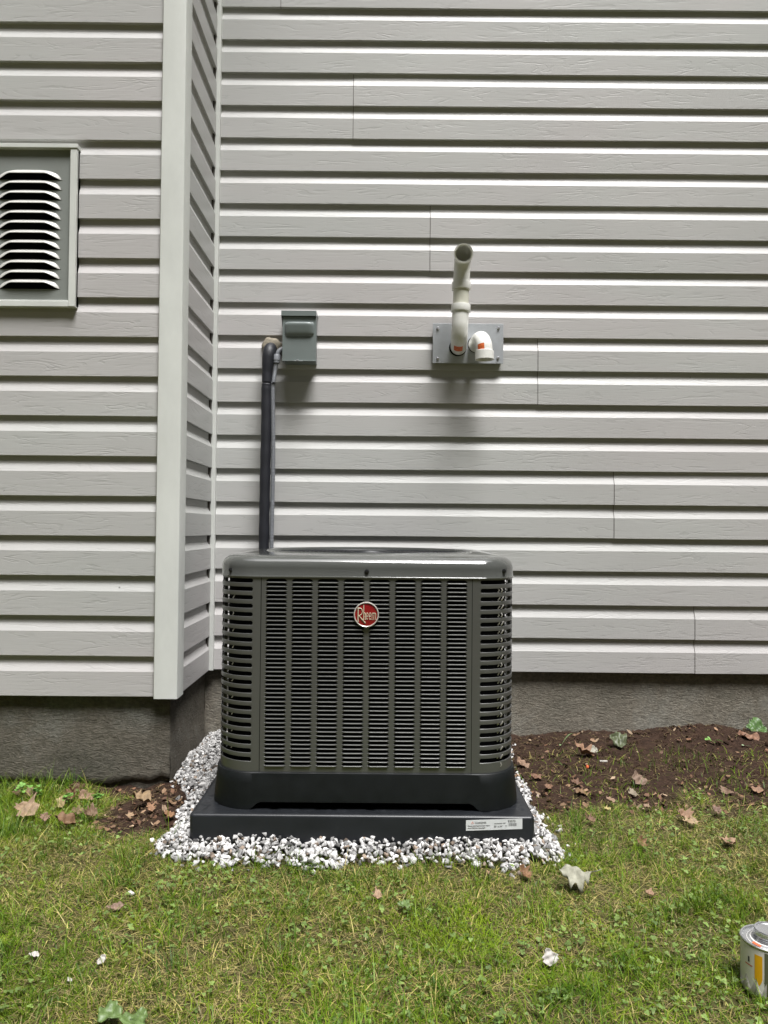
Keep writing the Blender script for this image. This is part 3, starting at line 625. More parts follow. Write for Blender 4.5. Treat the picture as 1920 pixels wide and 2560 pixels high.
# base pan with arched cut-outs between the feet
bs = rrect(HX + .006, HY + .006, RC, XC, YC, 12, 60)
def zfoot(x, y):
    u_ = x - XC if abs(abs(y - YC) - HY) < .03 and abs(x - XC) < HX - RC * .6 else (y - YC if abs(abs(x - XC) - HX) < .03 and abs(y - YC) < HY - RC * .6 else 9)
    return 0.0205 * (1 - float(ss(0.283, 0.312, abs(u_))))
mb = MB(); rings = []
rings.append([(x - nx * .03, y - ny * .03, ZB - .001) for x, y, nx, ny in bs])
rings.append([(x - nx * .002, y - ny * .002, ZB) for x, y, nx, ny in bs])
for t, off in ((0.02, 0.0), (0.3, .003), (0.6, .006), (0.9, .0085), (1.0, .009)):
    rings.append([(x + nx * off, y + ny * off, ZB - (ZB - Z0 - zfoot(x, y)) * t) for x, y, nx, ny in bs])
rings.append([(x + nx * .001, y + ny * .001, Z0 + zfoot(x, y)) for x, y, nx, ny in bs])
rings.append([(x - nx * .05, y - ny * .05, Z0 + .03) for x, y, nx, ny in bs])
mb.loft(rings); mb.build("base_pan", M_BASE, ac, smooth=40)
# top cap
cb_ = rrect(HX + .002, HY + .002, RC + .004, XC, YC, 14, 30)
prof = [(0.010, ZC + .004), (0.001, ZC + .0005), (-.0015, ZC), (-.002, ZC + .003), (0, ZC + .006), (0.0, ZC + .026)]
for k in range(1, 11):
    a_ = pi / 2 * k / 10; prof.append((0.036 * (1 - cos(a_)), ZC + .026 + .034 * sin(a_)))
prof += [(0.05, ZC + .0612), (0.062, ZTOP)]
rings = [[(x - nx * i_, y - ny * i_, z) for x, y, nx, ny in cb_] for i_, z in prof]
def circ(r_, z): return [(XC + r_ * cos(a_), YC + r_ * sin(a_), z) for a_ in [math.atan2(y - YC, x - XC) for x, y, nx, ny in cb_]]
rings += [circ(.334, ZTOP + .0005), circ(.330, ZTOP + .0035), circ(.326, ZTOP + .003), circ(.323, ZTOP - .003), circ(.32, ZTOP - .06)]
mb = MB(); mb.loft(rings); cap = mb.build("top_cap", M_AC, ac, smooth=35)
cz_ = ZC + .0145
for (sx, sy) in ((577, 1425), (917, 1429), (1260, 1428)):
    c = at(sx, sy, YF - .004); yc = YF - .0035
    if abs(c.x - XC) > .3: yc = YF + .0215; c = at(sx, sy, yc)
    mb = MB(); mb.lathe([(.0062, -.003), (.0062, .0008), (.0035, .0012), (.0033, .0035), (.0001, .004)], (c.x, yc, c.z), n=12, axis='Y'); mb.build("screw", M_TIE, cap, smooth=35)
# fan guard and motor cover
mb = MB(); r_ = .075
while r_ < .325:
    z = ZTOP - .006 + .004 * (1 - r_ / .32)
    mb.tube([(XC + r_ * cos(2 * pi * k / 48), YC + r_ * sin(2 * pi * k / 48), z) for k in range(49)], .0016, n=6, caps=False); r_ += .0135
for k in range(12):
    a_ = 2 * pi * k / 12 + .13; mb.tube([(XC + .06 * cos(a_), YC + .06 * sin(a_), ZTOP - .0045), (XC + .326 * cos(a_), YC + .326 * sin(a_), ZTOP - .008)], .0028, n=6)
mb.build("fan_guard", M_GUARD, ac, smooth=60)
mb = MB(); mb.lathe([(.078, -.004), (.080, -.001), (.079, .001), (.058, .002), (.056, .005), (.05, .0062), (.001, .0066)], (XC, YC, ZTOP - .004), n=40); mb.build("motor_cover", M_GUARD, ac, smooth=40)
mb = MB()
for k in range(3):
    a_ = 2 * pi * k / 3; u = Vector((cos(a_), sin(a_), 0)); v = Vector((-sin(a_), cos(a_), 0)); c = Vector((XC, YC, ZTOP - .07)); ps = []
    for t in np.linspace(0, 1, 8): 
        q = c + u * (.05 + .25 * t); wd = .05 + .06 * t; ps.append([q - v * wd + Vector((0, 0, -.02)), q + Vector((0, 0, 0.003)), q + v * wd + Vector((0, 0, .02))])
    mb.loft(ps, closed=False)
mb.build("fan_blades", M_GUARD, ac, smooth=60)
# coil
ci = rrect(HX - .020, HY - .020, RC - .018, XC, YC, 8, 8)
mb = MB(); mb.loft([[(x, y, z) for x, y, nx, ny in ci] for z in (ZB, ZC + .003)], cap0=True); mb.build("coil", M_COIL, ac, smooth=40)
# bright return bends seen through the corner slots
mb = MB()
for sx, xx in ((1, XC + HX - .044), (-1, XC - HX + .047)):
    nb = 22
    for k in range(nb):
        z = ZB + .018 + k * .0227
        yb = YF + .0300
        if sx < 0 and k % 2: continue
        for dx in ((0,) if sx < 0 else (-.0045, .0045)):
            mb = MB(); mb.tube([(xx + dx - .003, yb - .008, z - .005), (xx + dx, yb - .010, z), (xx + dx + .003 * (1 if k % 3 else -1), yb - .008, z + .0055)], (.0019 if sx > 0 else .0013), n=8)
            mb.build("coil_bend", M_BEND, ac, smooth=60)
# louvred panel (front shape, reused on the four sides)
SX = .2865; ZL0, ZL1 = ZB, ZC + .006
def louvre_panel():
    mb = MB(); y0 = -HY; cw, cp_ = .0578, .0701; ncol = 8; rp = (at(915, 1443, YF).z - at(915, 1915, YF).z) / 44.3
    xs = [(-(ncol * cp_ - (cp_ - cw)) / 2 + i * cp_) for i in range(ncol)]
    zt_ = at(915, 1448, YF).z - .0005; nrow = 44
    def quad(x0, x1, z0, z1, y=y0): mb.add([(x0, y, z0), (x1, y, z0), (x1, y, z1), (x0, y, z1)], [(0, 1, 2, 3)])
    zlo = zt_ - nrow * rp
    quad(-SX, xs[0], ZL0, ZL1); quad(xs[-1] + cw, SX, ZL0, ZL1)
    for i in range(ncol - 1): quad(xs[i] + cw, xs[i + 1], ZL0, ZL1)
    for i in range(ncol):
        a_, b_ = xs[i], xs[i] + cw
        quad(a_, b_, ZL0, zlo); quad(a_, b_, zt_, ZL1)
        for k in range(nrow):
            z1_ = zt_ - k * rp; z0_ = z1_ - rp; hs_ = z0_ + .0036            # slot from hs_ to z1_
            # sliver of panel below the slot, pushed into a rolled lip
            c_ = .0050; d_ = .0050
            pr = [(y0, z0_ + .0001)] + [(y0 - d_ + .0015 - .0015 * sin(a9), z0_ + .0014 - .0014 * cos(a9)) for a9 in np.linspace(.2, 2.6, 7)] + [(y0 + .003, hs_ + .0002)]
            fl = [(y0, z0_)] + [(y0, z0_ + .0004 + .0003 * q9) for q9 in range(7)] + [(y0 + .0015, hs_)]
            mb.loft([[(a_, y_, z_) for y_, z_ in fl], [(a_ + c_, y_, z_) for y_, z_ in pr], [(b_ - c_, y_, z_) for y_, z_ in pr], [(b_, y_, z_) for y_, z_ in fl]], closed=False)
            # rounded upper corners of the slot
            q = .0085; hgt = z1_ - hs_
            mb.add([(a_, y0, z1_), (a_ + q, y0, z1_), (a_ + q * .4, y0, z1_ - hgt * .28), (a_, y0, z1_ - hgt * .85)], [(0, 1, 2, 3)])
            mb.add([(b_, y0, z1_), (b_ - q, y0, z1_), (b_ - q * .4, y0, z1_ - hgt * .28), (b_, y0, z1_ - hgt * .85)], [(3, 2, 1, 0)])
    # returned side edges
    quad(-SX, -SX + .0001, ZL0, ZL1, y0)
    mb.add([(-SX, y0, ZL0), (-SX, y0, ZL1), (-SX, y0 + .01, ZL1), (-SX, y0 + .01, ZL0)], [(0, 1, 2, 3)]); mb.add([(SX, y0, ZL0), (SX, y0, ZL1), (SX, y0 + .01, ZL1), (SX, y0 + .01, ZL0)], [(0, 1, 2, 3)])
    return mb
pm = louvre_panel().build("louvred_panel", M_ACP, ac)
pm.matrix_parent_inverse = Matrix.Identity(4); pm.location = (0, 0, -ZP)
pl_objs = [pm]
for k in range(1, 4):
    c = pm.copy(); COL.objects.link(c); c.parent = ac; c.rotation_euler = (0, 0, pi / 2 * k); pl_objs.append(c)
# corner panels with wrap-round slots
def corner_panel():
    mb = MB()
    sg = .0015
    path = []   # (x, y, nx, ny) relative to centre, front-left corner, from the front seam round to the side seam
    xs_ = np.linspace(-SX - sg, -(HX - RC), 5)
    for x in xs_[:-1]: path.append((x, -HY, 0, -1))
    for k in range(15):
        a_ = -pi / 2 - pi / 2 * k / 14; path.append((-(HX - RC) + RC * cos(a_), -(HY - RC) + RC * sin(a_), cos(a_), sin(a_)))
    for y in np.linspace(-(HY - RC), -SX - sg, 5)[1:]: path.append((-HX, y, -1, 0))
    P_ = [Vector((p[0], p[1], 0)) for p in path]; S = [0]
    for i in range(1, len(P_)): S.append(S[-1] + (P_[i] - P_[i - 1]).length)
    tot = S[-1]
    def pt(s, off=0):
        s = min(max(s, 0), tot); i = 0
        while i < len(S) - 2 and S[i + 1] < s: i += 1
        t = (s - S[i]) / (S[i + 1] - S[i]); a_, b_ = path[i], path[i + 1]
        x = a_[0] + (b_[0] - a_[0]) * t; y = a_[1] + (b_[1] - a_[1]) * t; nx = a_[2] + (b_[2] - a_[2]) * t; ny = a_[3] + (b_[3] - a_[3]) * t; l_ = sqrt(nx * nx + ny * ny)
        return (x + nx / l_ * off, y + ny / l_ * off)
    s0, s1 = .0215, tot - .0215
    def strip(sa, sb, n, secs):   # secs: list of (off, z)
        mb.loft([[(*pt(sa + (sb - sa) * i / n, o_), z_) for o_, z_ in secs] for i in range(n + 1)], closed=False)
    strip(0, s0, 2, [(0, ZL0), (0, ZL1)]); strip(s1, tot, 2, [(0, ZL0), (0, ZL1)])
    strip(0, .0001, 1, [(0, ZL0), (0, ZL1)])
    strip(0.00005, .00006, 1, [(0, ZL0), (-.01, ZL0)])
    rp = (at(915, 1447, YF).z - at(915, 1915, YF).z) / 22; zt_ = at(600, 1446, YF).z
    hs_ = .0108; z_prev = ZL1
    for k in range(22):
        z1_ = zt_ - k * rp; z0_ = z1_ - hs_
        # bar between the previous slot and this one, with rolled edges
        secs = [(-.005, z_prev - .0014), (-.0012, z_prev - .0003), (0, z_prev - .0012), (0.0003, (z_prev + z1_) / 2), (0, z1_ + .0010), (-.0010, z1_), (-.005, z1_)] if k else [(0, ZL1), (0, z1_ + .001), (-.001, z1_), (-.005, z1_)]
        strip(s0, s1, 30, secs)
        for sgn, se in ((1, s0), (-1, s1)):        # rounded slot ends
            rr_ = hs_ / 2; zc_ = (z1_ + z0_) / 2; pts = []
            for q in range(9):
                a_ = pi / 2 - pi * q / 8; pts.append((se + sgn * (rr_ - rr_ * cos(a_)), zc_ + rr_ * sin(a_)))
            vs_ = [(*pt(s_, 0), z_) for s_, z_ in pts] + [(*pt(se, 0), z_) for s_, z_ in pts]
            mb.add(vs_, [(q, q + 1, 9 + q + 1, 9 + q) for q in range(8)])
        z_prev = z0_
    strip(s0, s1, 30, [(-.005, z_prev - .0014), (-.0012, z_prev - .0003), (0, z_prev - .0012), (0, ZL0)])
    return mb
cpn = corner_panel().build("corner_panel", M_ACP, ac, smooth=22); cpn.matrix_parent_inverse = Matrix.Identity(4); cpn.location = (0, 0, -ZP)
for k in range(1, 4):
    c = cpn.copy(); COL.objects.link(c); c.parent = ac; c.rotation_euler = (0, 0, pi / 2 * k)
# badge
bcen = at(915.7, 1536.4, YF - .006); bR = .0342
mb = MB(); mb.lathe([(bR * .93, -.004), (bR, -.003), (bR, .003), (bR * .985, .0045), (bR * .94, .0050), (bR * .905, .0042), (bR * .90, .0025)], (bcen.x, YF - .0055, bcen.z), n=56, axis='Y'); rim = mb.build("badge_rim", M_SILVER, ac, smooth=50)
mb = MB(); mb.lathe([(bR * .905, .0022), (bR * .6, .0030), (bR * .3, .0034), (.0001, .0036)], (bcen.x, YF - .0055, bcen.z), n=56, axis='Y'); mb.build("badge_face", M_RED, rim, smooth=60)
mb = MB()
def stroke(pts, w_=.038, y_=None):
    P3 = [Vector((bcen.x + a_ * bR, YF - .0055 - .0035, bcen.z + b_ * bR)) for a_, b_ in pts]
    mb.tube(P3, w_ * bR, n=6)
def arc(cx, cy, rx, ry, a0, a1, n=10): return [(cx + rx * cos(R(a0 + (a1 - a0) * k / n)), cy + ry * sin(R(a0 + (a1 - a0) * k / n))) for k in range(n + 1)]
stroke([(-.645, .50), (-.645, -.57)], .046); stroke([(-.68, .51), (-.53, .51)] + arc(-.50, .235, .19, .27, 85, -70) + [(-.60, -.13)], .040); stroke([(-.58, -.10), (-.07, -.67)], .046)
stroke([(-.205, .76), (-.205, -.41)], .042); stroke([(-.205, .02)] + arc(-.135, .04, .065, .09, 140, 0) + [(-.07, -.41)], .036)
for ex_ in (.075, .30): stroke([(ex_ - .07, -.12), (ex_ + .075, -.12)] + arc(ex_, -.12, .075, .26, 8, 325, 14), .028)
stroke([(.455, .13), (.455, -.41)], .030)
for ex_ in (.455, .60): stroke([(ex_, .02)] + arc(ex_ + .075, .04, .07, .09, 140, 0) + [(ex_ + .145, -.41)], .028)
mb.build("badge_lettering", M_CREAM, rim, smooth=60)

# ---------------------------------------------------------------- gravel
def hull_protos(n, npts=10, squash=.7, seed=3):
    rng = np.random.default_rng(seed); out = []
    for _ in range(n):
        p = rng.normal(size=(npts, 3)); p /= np.linalg.norm(p, axis=1)[:, None]; p *= rng.uniform(.75, 1.0, (npts, 1)); p[:, 2] *= rng.uniform(.55, .95); p[:, 0] *= rng.uniform(.85, 1.35)
        bm = bmesh.new(); [bm.verts.new(q) for q in p]; r_ = bmesh.ops.convex_hull(bm, input=bm.verts)
        bmesh.ops.delete(bm, geom=[e for e in r_["geom_interior"] if isinstance(e, bmesh.types.BMVert)], context='VERTS')
        bmesh.ops.bevel(bm, geom=list(bm.edges), offset=.035, segments=1, affect='EDGES'); bmesh.ops.triangulate(bm, faces=bm.faces)
        bm.verts.ensure_lookup_table(); bm.verts.index_update()
        out.append((np.array([v.co[:] for v in bm.verts]), np.array([[v.index for v in f.verts] for f in bm.faces]))); bm.free()
    return out
def rotm(rng, n):
    q = rng.normal(size=(n, 4)); q /= np.linalg.norm(q, axis=1)[:, None]; w_, x, y, z = q.T
    return np.stack([1 - 2 * (y * y + z * z), 2 * (x * y - z * w_), 2 * (x * z + y * w_), 2 * (x * y + z * w_), 1 - 2 * (x * x + z * z), 2 * (y * z - x * w_), 2 * (x * z - y * w_), 2 * (y * z + x * w_), 1 - 2 * (x * x + y * y)], -1).reshape(n, 3, 3)
def scatter(protos, pos, size, col, rng, flat=1.0):
    V, Fs, C = [], [], []; n = len(pos); Rm = rotm(rng, n); pick = rng.integers(0, len(protos), n); b = 0
    for k in range(n):
        v, f = protos[pick[k]]; q = (v @ Rm[k].T) * size[k]; q[:, 2] *= flat; V.append(q + pos[k]); Fs.append(f + b); C.append(np.repeat(col[k][None], len(v), 0)); b += len(v)
    return np.concatenate(V), np.concatenate(Fs), np.concatenate(C)
protos = hull_protos(40)
rng = np.random.default_rng(11)
n = 23000; X = rng.uniform(-.76, .54, n); Y = rng.uniform(1.86, 3.16, n); sdv = poly_sd(X, Y, GP) + (vn(X, Y, 14, 61) - .5) * .05
dpad = np.maximum(np.maximum(PXA - X, X - PXB), np.maximum(PYA - Y, Y - PYB))
keep = (sdv > 0) & (dpad > -.004) & (X > XFS + .004) & (Y < YFR - .01); keep |= (sdv > -.03) & (rng.random(n) < .06) & (dpad > 0) & (X > XFS + .004)
X, Y, sdv, dpad = X[keep], Y[keep], sdv[keep], dpad[keep]
pile = .031 * ss(-.02, .05, sdv) + .010 * (1 - ss(.0, .045, dpad)) * (Y < PYA + .3); lay = rng.random(len(X))
Z = gh(X, Y) + pile * (0.55 + .45 * lay) + .002
sz = rng.uniform(.0058, .0112, len(X)) * np.where(rng.random(len(X)) < .12, 1.3, 1)
g = np.clip(rng.normal(.42, .15, len(X)), .10, .70); tint = np.stack([g, g * .985, g * .965], -1)
br = rng.random(len(X)) < .07; tint[br] *= np.array([.50, .40, .32]); dk_ = rng.random(len(X)) < .10; tint[dk_] *= .45
V, Fs, C = scatter(protos, np.stack([X, Y, Z], -1), sz, tint, rng)
link_raw("gravel", arrays_mesh("gravel", V, Fs, C), M_GRAVEL, kind="stuff", label="white crushed stone gravel spread around the black pad", cat="gravel")

# ---------------------------------------------------------------- soil crumbs, roots and litter
n = 22000; X = rng.uniform(-1.1, 2.2, n); Y = rng.uniform(1.95, 3.14, n); sw_ = soil_w(X, Y)
keep = (rng.random(n) < sw_ ** 1.5) & (poly_sd(X, Y, GP) < -.002) & ~((X < XFS + .005) & (Y > YFL - .01)); X, Y = X[keep], Y[keep]
sz = np.clip(rng.lognormal(-6.1, .72, len(X)), .0008, .013); cc = rng.choice(4, len(X), p=[.6, .2, .12, .08])
pal = np.array([(.028, .0165, .011), (.055, .033, .021), (.12, .08, .052), (.012, .008, .006)]); tint = pal[cc] * rng.uniform(.7, 1.3, (len(X), 1))
V, Fs, C = scatter(hull_protos(12, 9, seed=5), np.stack([X, Y, gh(X, Y) + .001], -1), sz, tint, rng)
link_raw("soil_crumbs", arrays_mesh("soil_crumbs", V, Fs, C), M_SOILBIT, kind="stuff", label="loose dark brown earth crumbs along the foundation", cat="soil")

def blades(X, Y, Z, length, width, head, tilt, curl, col, segs=3, rng=rng, twist=None):
    """curved tapering blades; returns V, quads, colours"""
    n = len(X); V = np.zeros((n, segs + 1, 2, 3)); p = np.stack([X, Y, Z], -1); th = tilt.copy(); dirx, diry = np.cos(head), np.sin(head)
    wx, wy = -np.sin(head), np.cos(head)
    if twist is not None: wx, wy = -np.sin(head + twist), np.cos(head + twist)
    for s_ in range(segs + 1):
        f = s_ / segs; wd = width * (1 - f ** 1.6 * .92) * .5
        V[:, s_, 0] = p + np.stack([wx * wd, wy * wd, 0 * wd], -1); V[:, s_, 1] = p - np.stack([wx * wd, wy * wd, 0 * wd], -1)
        st = length / segs; p = p + np.stack([dirx * np.sin(th) * st, diry * np.sin(th) * st, np.cos(th) * st], -1); th = th + curl / segs
        p[:, 2] = np.maximum(p[:, 2], Z + .002)
    k = (segs + 1) * 2; b = np.arange(n)[:, None] * k; q = np.array([[2 * s_, 2 * s_ + 1, 2 * s_ + 3, 2 * s_ + 2] for s_ in range(segs)])
    Fq = (b[:, :, None] + q[None]).reshape(-1, 4)
    C = np.repeat(col, k, 0); return V.reshape(-1, 3), Fq, C
def in_area(X, Y): return (np.abs(X) < .56 * Y + .35)
def blocked(X, Y): return ((X < XFS + .004) & (Y > YFL - .006)) | (Y > YFR - .006) | ((X > PXA - .005) & (X < PXB + .005) & (Y > PYA - .01) & (Y < PYB))
OAK = [(0, 0), (.05, .10), (.22, .12), (.20, .26), (.40, .30), (.36, .44), (.27, .50), (.46, .66), (.30, .74), (.17, .74), (.16, .90), (0, 1.0)]
MAPLE = [(0, 0), (.06, .06), (.34, .02), (.30, .14), (.58, .22), (.44, .34), (.62, .58), (.36, .52), (.24, .56), (.28, .84), (.12, .76), (0, 1.0)]
OVAL = [(0, 0), (.12, .06), (.24, .18), (.31, .34), (.33, .50), (.29, .66), (.21, .81), (.10, .93), (0, 1.0)]
HEART = [(0, .06), (.10, .0), (.26, .02), (.40, .14), (.46, .32), (.41, .52), (.28, .74), (.13, .90), (0, 1.0)]
TAN = (.42, .29, .19); BR = (.20, .115, .07); PALE = (.55, .50, .40); DK = (.12, .07, .045); ORG = (.34, .16, .08)
LV = [
 (62, 2036, 70, MAPLE, TAN, "largest pinkish tan leaf in the grass before the left foundation", 1.2, .5, .35, (.5, .2)),
 (46, 1985, 26, OAK, BR, "small curled brown leaf standing nearest the left edge by the foundation", .3, .9, .5, (.9, .3)),
 (74, 1990, 32, OAK, (.36, .23, .16), "curled leaf with a long stalk just above the largest tan leaf", 2.0, .9, .4, (.3, .3)),
 (193, 1976, 34, MAPLE, BR, "upright brown leaf on top of the leaf pile by the left foundation", .6, .8, .4, (1.0, .2)),
 (156, 2014, 30, OVAL, (.50, .38, .20), "yellowish oval leaf at the left side of the leaf pile", .5, .3, .2, (.6, -.4)),
 (207, 1996, 36, MAPLE, (.40, .25, .17), "pinkish crumpled leaf at the right side of the leaf pile", 2.6, .9, .5, (.5, .5)),
 (178, 1999, 34, OAK, (.24, .12, .07), "reddish brown crumpled leaf in the middle of the leaf pile", 1.9, .9, .5, (.6, -.3)),
 (195, 2032, 32, OAK, (.30, .19, .12), "flat brown leaf tip in front of the leaf pile", 1.4, .3, .2, (.2, .1)),
 (226, 2040, 34, OAK, (.27, .17, .11), "twisted brown leaf lying lowest at the right of the leaf pile", 2.2, .8, .5, (.3, .4)),
 (160, 2064, 50, OVAL, (.28, .16, .09), "folded brown leaf with a pointed stalk below the leaf pile", 1.75, .5, .8, (.2, .5)),
 (115, 2048, 24, OAK, (.34, .21, .15), "tiny torn pink brown leaf between the largest leaf and the folded one", .2, .8, .4, (.5, .2)),
 (328, 2040, 16, HEART, (.48, .32, .20), "tiny round tan leaf alone in the grass left of the bare patch", 0, .3, .1, (.3, 0)),
 (350, 2006, 44, OVAL, (.40, .27, .16), "long curled tan strip of leaf at the foot of the left foundation corner", 1.6, .9, .7, (.1, .4)),
 (374, 2024, 30, OAK, (.40, .22, .13), "orange brown leaf at the left rim of the bare patch", .7, .6, .3, (.3, .3)),
 (412, 2028, 24, OVAL, (.38, .26, .18), "small folded tan leaf in the middle of the bare patch", .4, .5, .6, (.3, .2)),
 (424, 2040, 32, OAK, (.36, .19, .10), "rusty leaf near the gravel on the bare patch", 1.1, .6, .3, (.2, .2)),
 (1304, 1918, 34, OVAL, (.38, .24, .17), "brown leaf leaning beside the right rear corner of the black base", .6, .6, .5, (.4, .4)),
 (1456, 1884, 58, OAK, (.38, .22, .14), "long curled tan leaf lying below the dandelion leaf on bare earth", .95, .9, .6, (.2, .3)),
 (1482, 1878, 22, HEART, (.50, .47, .40), "pale grey little leaf beside the long curled tan leaf", .3, .4, .2, (.6, .1)),
 (1596, 1958, 34, HEART, (.30, .20, .15), "brown leaf standing where grass meets bare earth right of the unit", .4, .5, .3, (.8, .2)),
 (1870, 1850, 48, OVAL, (.34, .18, .12), "reddish brown leaf lying beside the foundation near the right edge", 1.4, .3, .2, (.3, .1)),
 (1440, 1962, 34, OAK, (.22, .12, .08), "dark brown leaf in the litter band right of the gravel", 1.5, .6, .3, (.2, .2)),
 (1340, 1948, 32, OAK, (.26, .14, .09), "flat brown leaf in the litter just right of the black base", .9, .5, .2, (.2, .1)),
 (1370, 1972, 30, MAPLE, (.30, .17, .11), "brown leaf on the litter above the right gravel edge", 2.5, .5, .3, (.2, .2)),
 (1454, 1987, 36, OAK, (.27, .16, .09), "ragged brown leaf at the upper rim of the right lawn", 1.2, .5, .3, (.1, .2)),
 (1515, 2024, 26, MAPLE, (.62, .50, .22), "small pale yellow leaf in the grass right of the gravel", 1.0, .6, .3, (.3, .2)),
 (1524, 2005, 22, OVAL, (.40, .26, .18), "small pinkish leaf just above the pale yellow leaf", .7, .6, .5, (.3, .3)),
 (1580, 1990, 34, MAPLE, (.36, .29, .22), "greyish spiky leaf left of centre in the right grass fringe", 1.9, .9, .4, (.2, .3)),
 (1616, 2018, 18, OVAL, (.42, .28, .20), "tiny tan leaf on the thin grass between larger leaves", 1.2, .5, .3, (.3, .2)),
 (1704, 2042, 42, MAPLE, (.38, .23, .15), "curled tan brown leaf with a dark underside on the right lawn", .5, .9, .5, (.5, .3)),
 (1726, 2058, 44, OAK, (.50, .35, .22), "light tan lobed leaf touching the curled tan brown leaf", 1.7, .5, .3, (.2, .1)),
 (1790, 2030, 26, OAK, (.30, .19, .15), "small mauve brown leaf right of the touching pair", .4, .6, .4, (.4, .1)),
 (1476, 2052, 26, OAK, (.26, .15, .10), "small dark leaf just right of the gravel corner", 1.2, .7, .4, (.3, .2)),
 (1817, 2106, 50, MAPLE, (.44, .28, .19), "wide flat tan leaf in the lawn near the right edge", 1.1, .4, .2, (.15, .1)),
 (1605, 2112, 34, OAK, (.30, .17, .09), "brown leaf sunk in tall grass on the right lawn", .2, .8, .4, (.5, .1)),
 (1890, 1980, 40, OAK, (.38, .22, .15), "tan leaf at the far right where the grass thins out", 1.3, .5, .3, (.2, .1)),
 (1812, 1985, 36, MAPLE, (.27, .17, .12), "dull brown leaf half buried at the right grass fringe", 2.3, .5, .3, (.2, .1)),
 (1310, 2188, 42, OAK, (.28, .15, .08), "rusty lobed leaf in the lawn below the right gravel corner", .5, .7, .4, (.4, .2)),
 (1222, 2186, 18, OVAL, (.42, .26, .17), "tiny pinkish leaf in the lawn just below the gravel", .8, .5, .3, (.3, .2)),
 (940, 2244, 34, MAPLE, (.46, .30, .20), "small tan leaf in the lawn straight below the pad", 1.8, .7, .3, (.3, .3)),
 (1436, 2214, 80, OAK, (.44, .42, .34), "largest crumpled pale grey leaf casting a shadow on the lawn", 1.45, -.5, -.9, (.25, .05)),
 (288, 2270, 36, OVAL, (.32, .21, .16), "smooth mauve brown leaf alone on the left lawn", 1.9, .4, .3, (.35, .1)),
 (1622, 2236, 24, OAK, (.42, .26, .17), "small tan leaf in the clover left of the metal can", .7, .7, .3, (.3, .2)),
]
LEAFPOS = []
for px, py, wp, *_r in LV + [(1543, 1862, 38), (1008, 2266, 30), (275, 2538, 66), (342, 2556, 62), (1370, 2408, 50), (254, 2404, 34), (84, 2390, 32), (175, 2450, 20), (327, 2234, 14), (1926, 2420, 150)]:
    g0 = onz(px, py, -.02); LEAFPOS.append((g0.x, g0.y, wp / F * g0.y * .42))
def near_leaf(X, Y, k=1.0):
    m_ = np.zeros(len(X), bool)
    for a_, b_, r_ in LEAFPOS: m_ |= ((X - a_) ** 2 + ((Y - b_) * 1.0) ** 2 < (r_ * k) ** 2)
    return m_
n = 440000; X = rng.uniform(-1.9, 1.9, n); Y = rng.uniform(1.0, 2.9, n)
sdg = poly_sd(X, Y, GP); sw_ = soil_w(X, Y)
clump = .25 + .75 * ss(.35, .62, vn(X, Y, 30, 71) * .6 + vn(X, Y, 11, 72) * .4)
dn = clump * (1 - ss(.25, .75, sw_)) * (1 - ss(-.008, .030, sdg + (vn(X, Y, 24, 73) - .5) * .05)); dn = np.where(Y > 2.05, dn * np.where(X > .4, 1 - .55 * ss(2.0, 2.2, Y), 1), dn)
dn = np.maximum(dn, .05 * (sw_ > .5) * (sdg < -.01) * (X > .4)); keep = (rng.random(n) < dn * .92) & in_area(X, Y) & ~blocked(X, Y) & ~(near_leaf(X, Y) & (rng.random(n) < .9))
X, Y, sw_ = X[keep], Y[keep], sw_[keep]; n = len(X); Z = gh(X, Y) - .001
pn = vn(X, Y, 5, 74); pn2 = vn(X, Y, 16, 75); tall = ss(.50, .75, vn(X, Y, 9, 76))
leftwall = ss(-.75, -1.0, X) * ss(2.0, 2.35, Y)
length = np.clip(rng.lognormal(-3.55, .38, n), .010, .08) * (0.85 + .5 * tall + .7 * leftwall); width = rng.uniform(.0011, .0027, n)
tilt = np.abs(rng.normal(.80, .45, n)) * (1 - .35 * tall); curl = rng.uniform(.2, 2.0, n)
dry = rng.random(n) < (.43 - .36 * ss(.35, .65, pn) - .1 * leftwall)
green = np.array([.124, .208, .012]) + pn2[:, None] * np.array([.095, .095, .006]) + (rng.random((n, 1)) - .5) * np.array([.11, .12, .03])
deep = rng.random((n, 1)) < (.25 + .35 * tall[:, None]); big = vn(X, Y, 2.6, 91)[:, None]; green = green * (0.50 + .55 * big); green = np.where(deep, green * np.array([.55, .72, .7]), green)
col = np.where(dry[:, None], np.array([.40, .34, .12]) * rng.uniform(.3, 1.35, (n, 1)), np.clip(green, .01, 1))
tilt = np.where(dry, np.abs(rng.normal(1.15, .3, n)), tilt)
V, Fq, C = blades(X, Y, Z, length, width, rng.uniform(0, 2 * pi, n), tilt, curl, col, twist=rng.uniform(-.8, .8, n))
link_raw("grass", arrays_mesh("grass", V, Fq, C), M_GRASS, kind="stuff", label="patchy green lawn grass mixed with dry yellow blades", cat="grass")
# flattened straw and thatch
n = 90000; X = rng.uniform(-1.9, 1.9, n); Y = rng.uniform(1.0, 3.1, n); sdg = poly_sd(X, Y, GP); sw_ = soil_w(X, Y)
keep = (rng.random(n) < (.8 * (1 - sw_) + .17 * sw_)) & (sdg < .01) & in_area(X, Y) & ~blocked(X, Y) & (Y < 3.1); X, Y = X[keep], Y[keep]; n = len(X); sw_ = sw_[keep]
c_ = rng.random((n, 1)); col = (np.array([.38, .32, .15]) * c_ + np.array([.14, .10, .045]) * (1 - c_)) * rng.uniform(.6, 1.4, (n, 1)); col = col * np.where(sw_[:, None] > .5, .85, 1)
V, Fq, C = blades(X, Y, gh(X, Y) + rng.uniform(.001, .006, n), rng.uniform(.012, .05, n), rng.uniform(.0008, .0016, n), rng.uniform(0, 2 * pi, n), rng.normal(1.5, .12, n), rng.normal(0, .35, n), col)
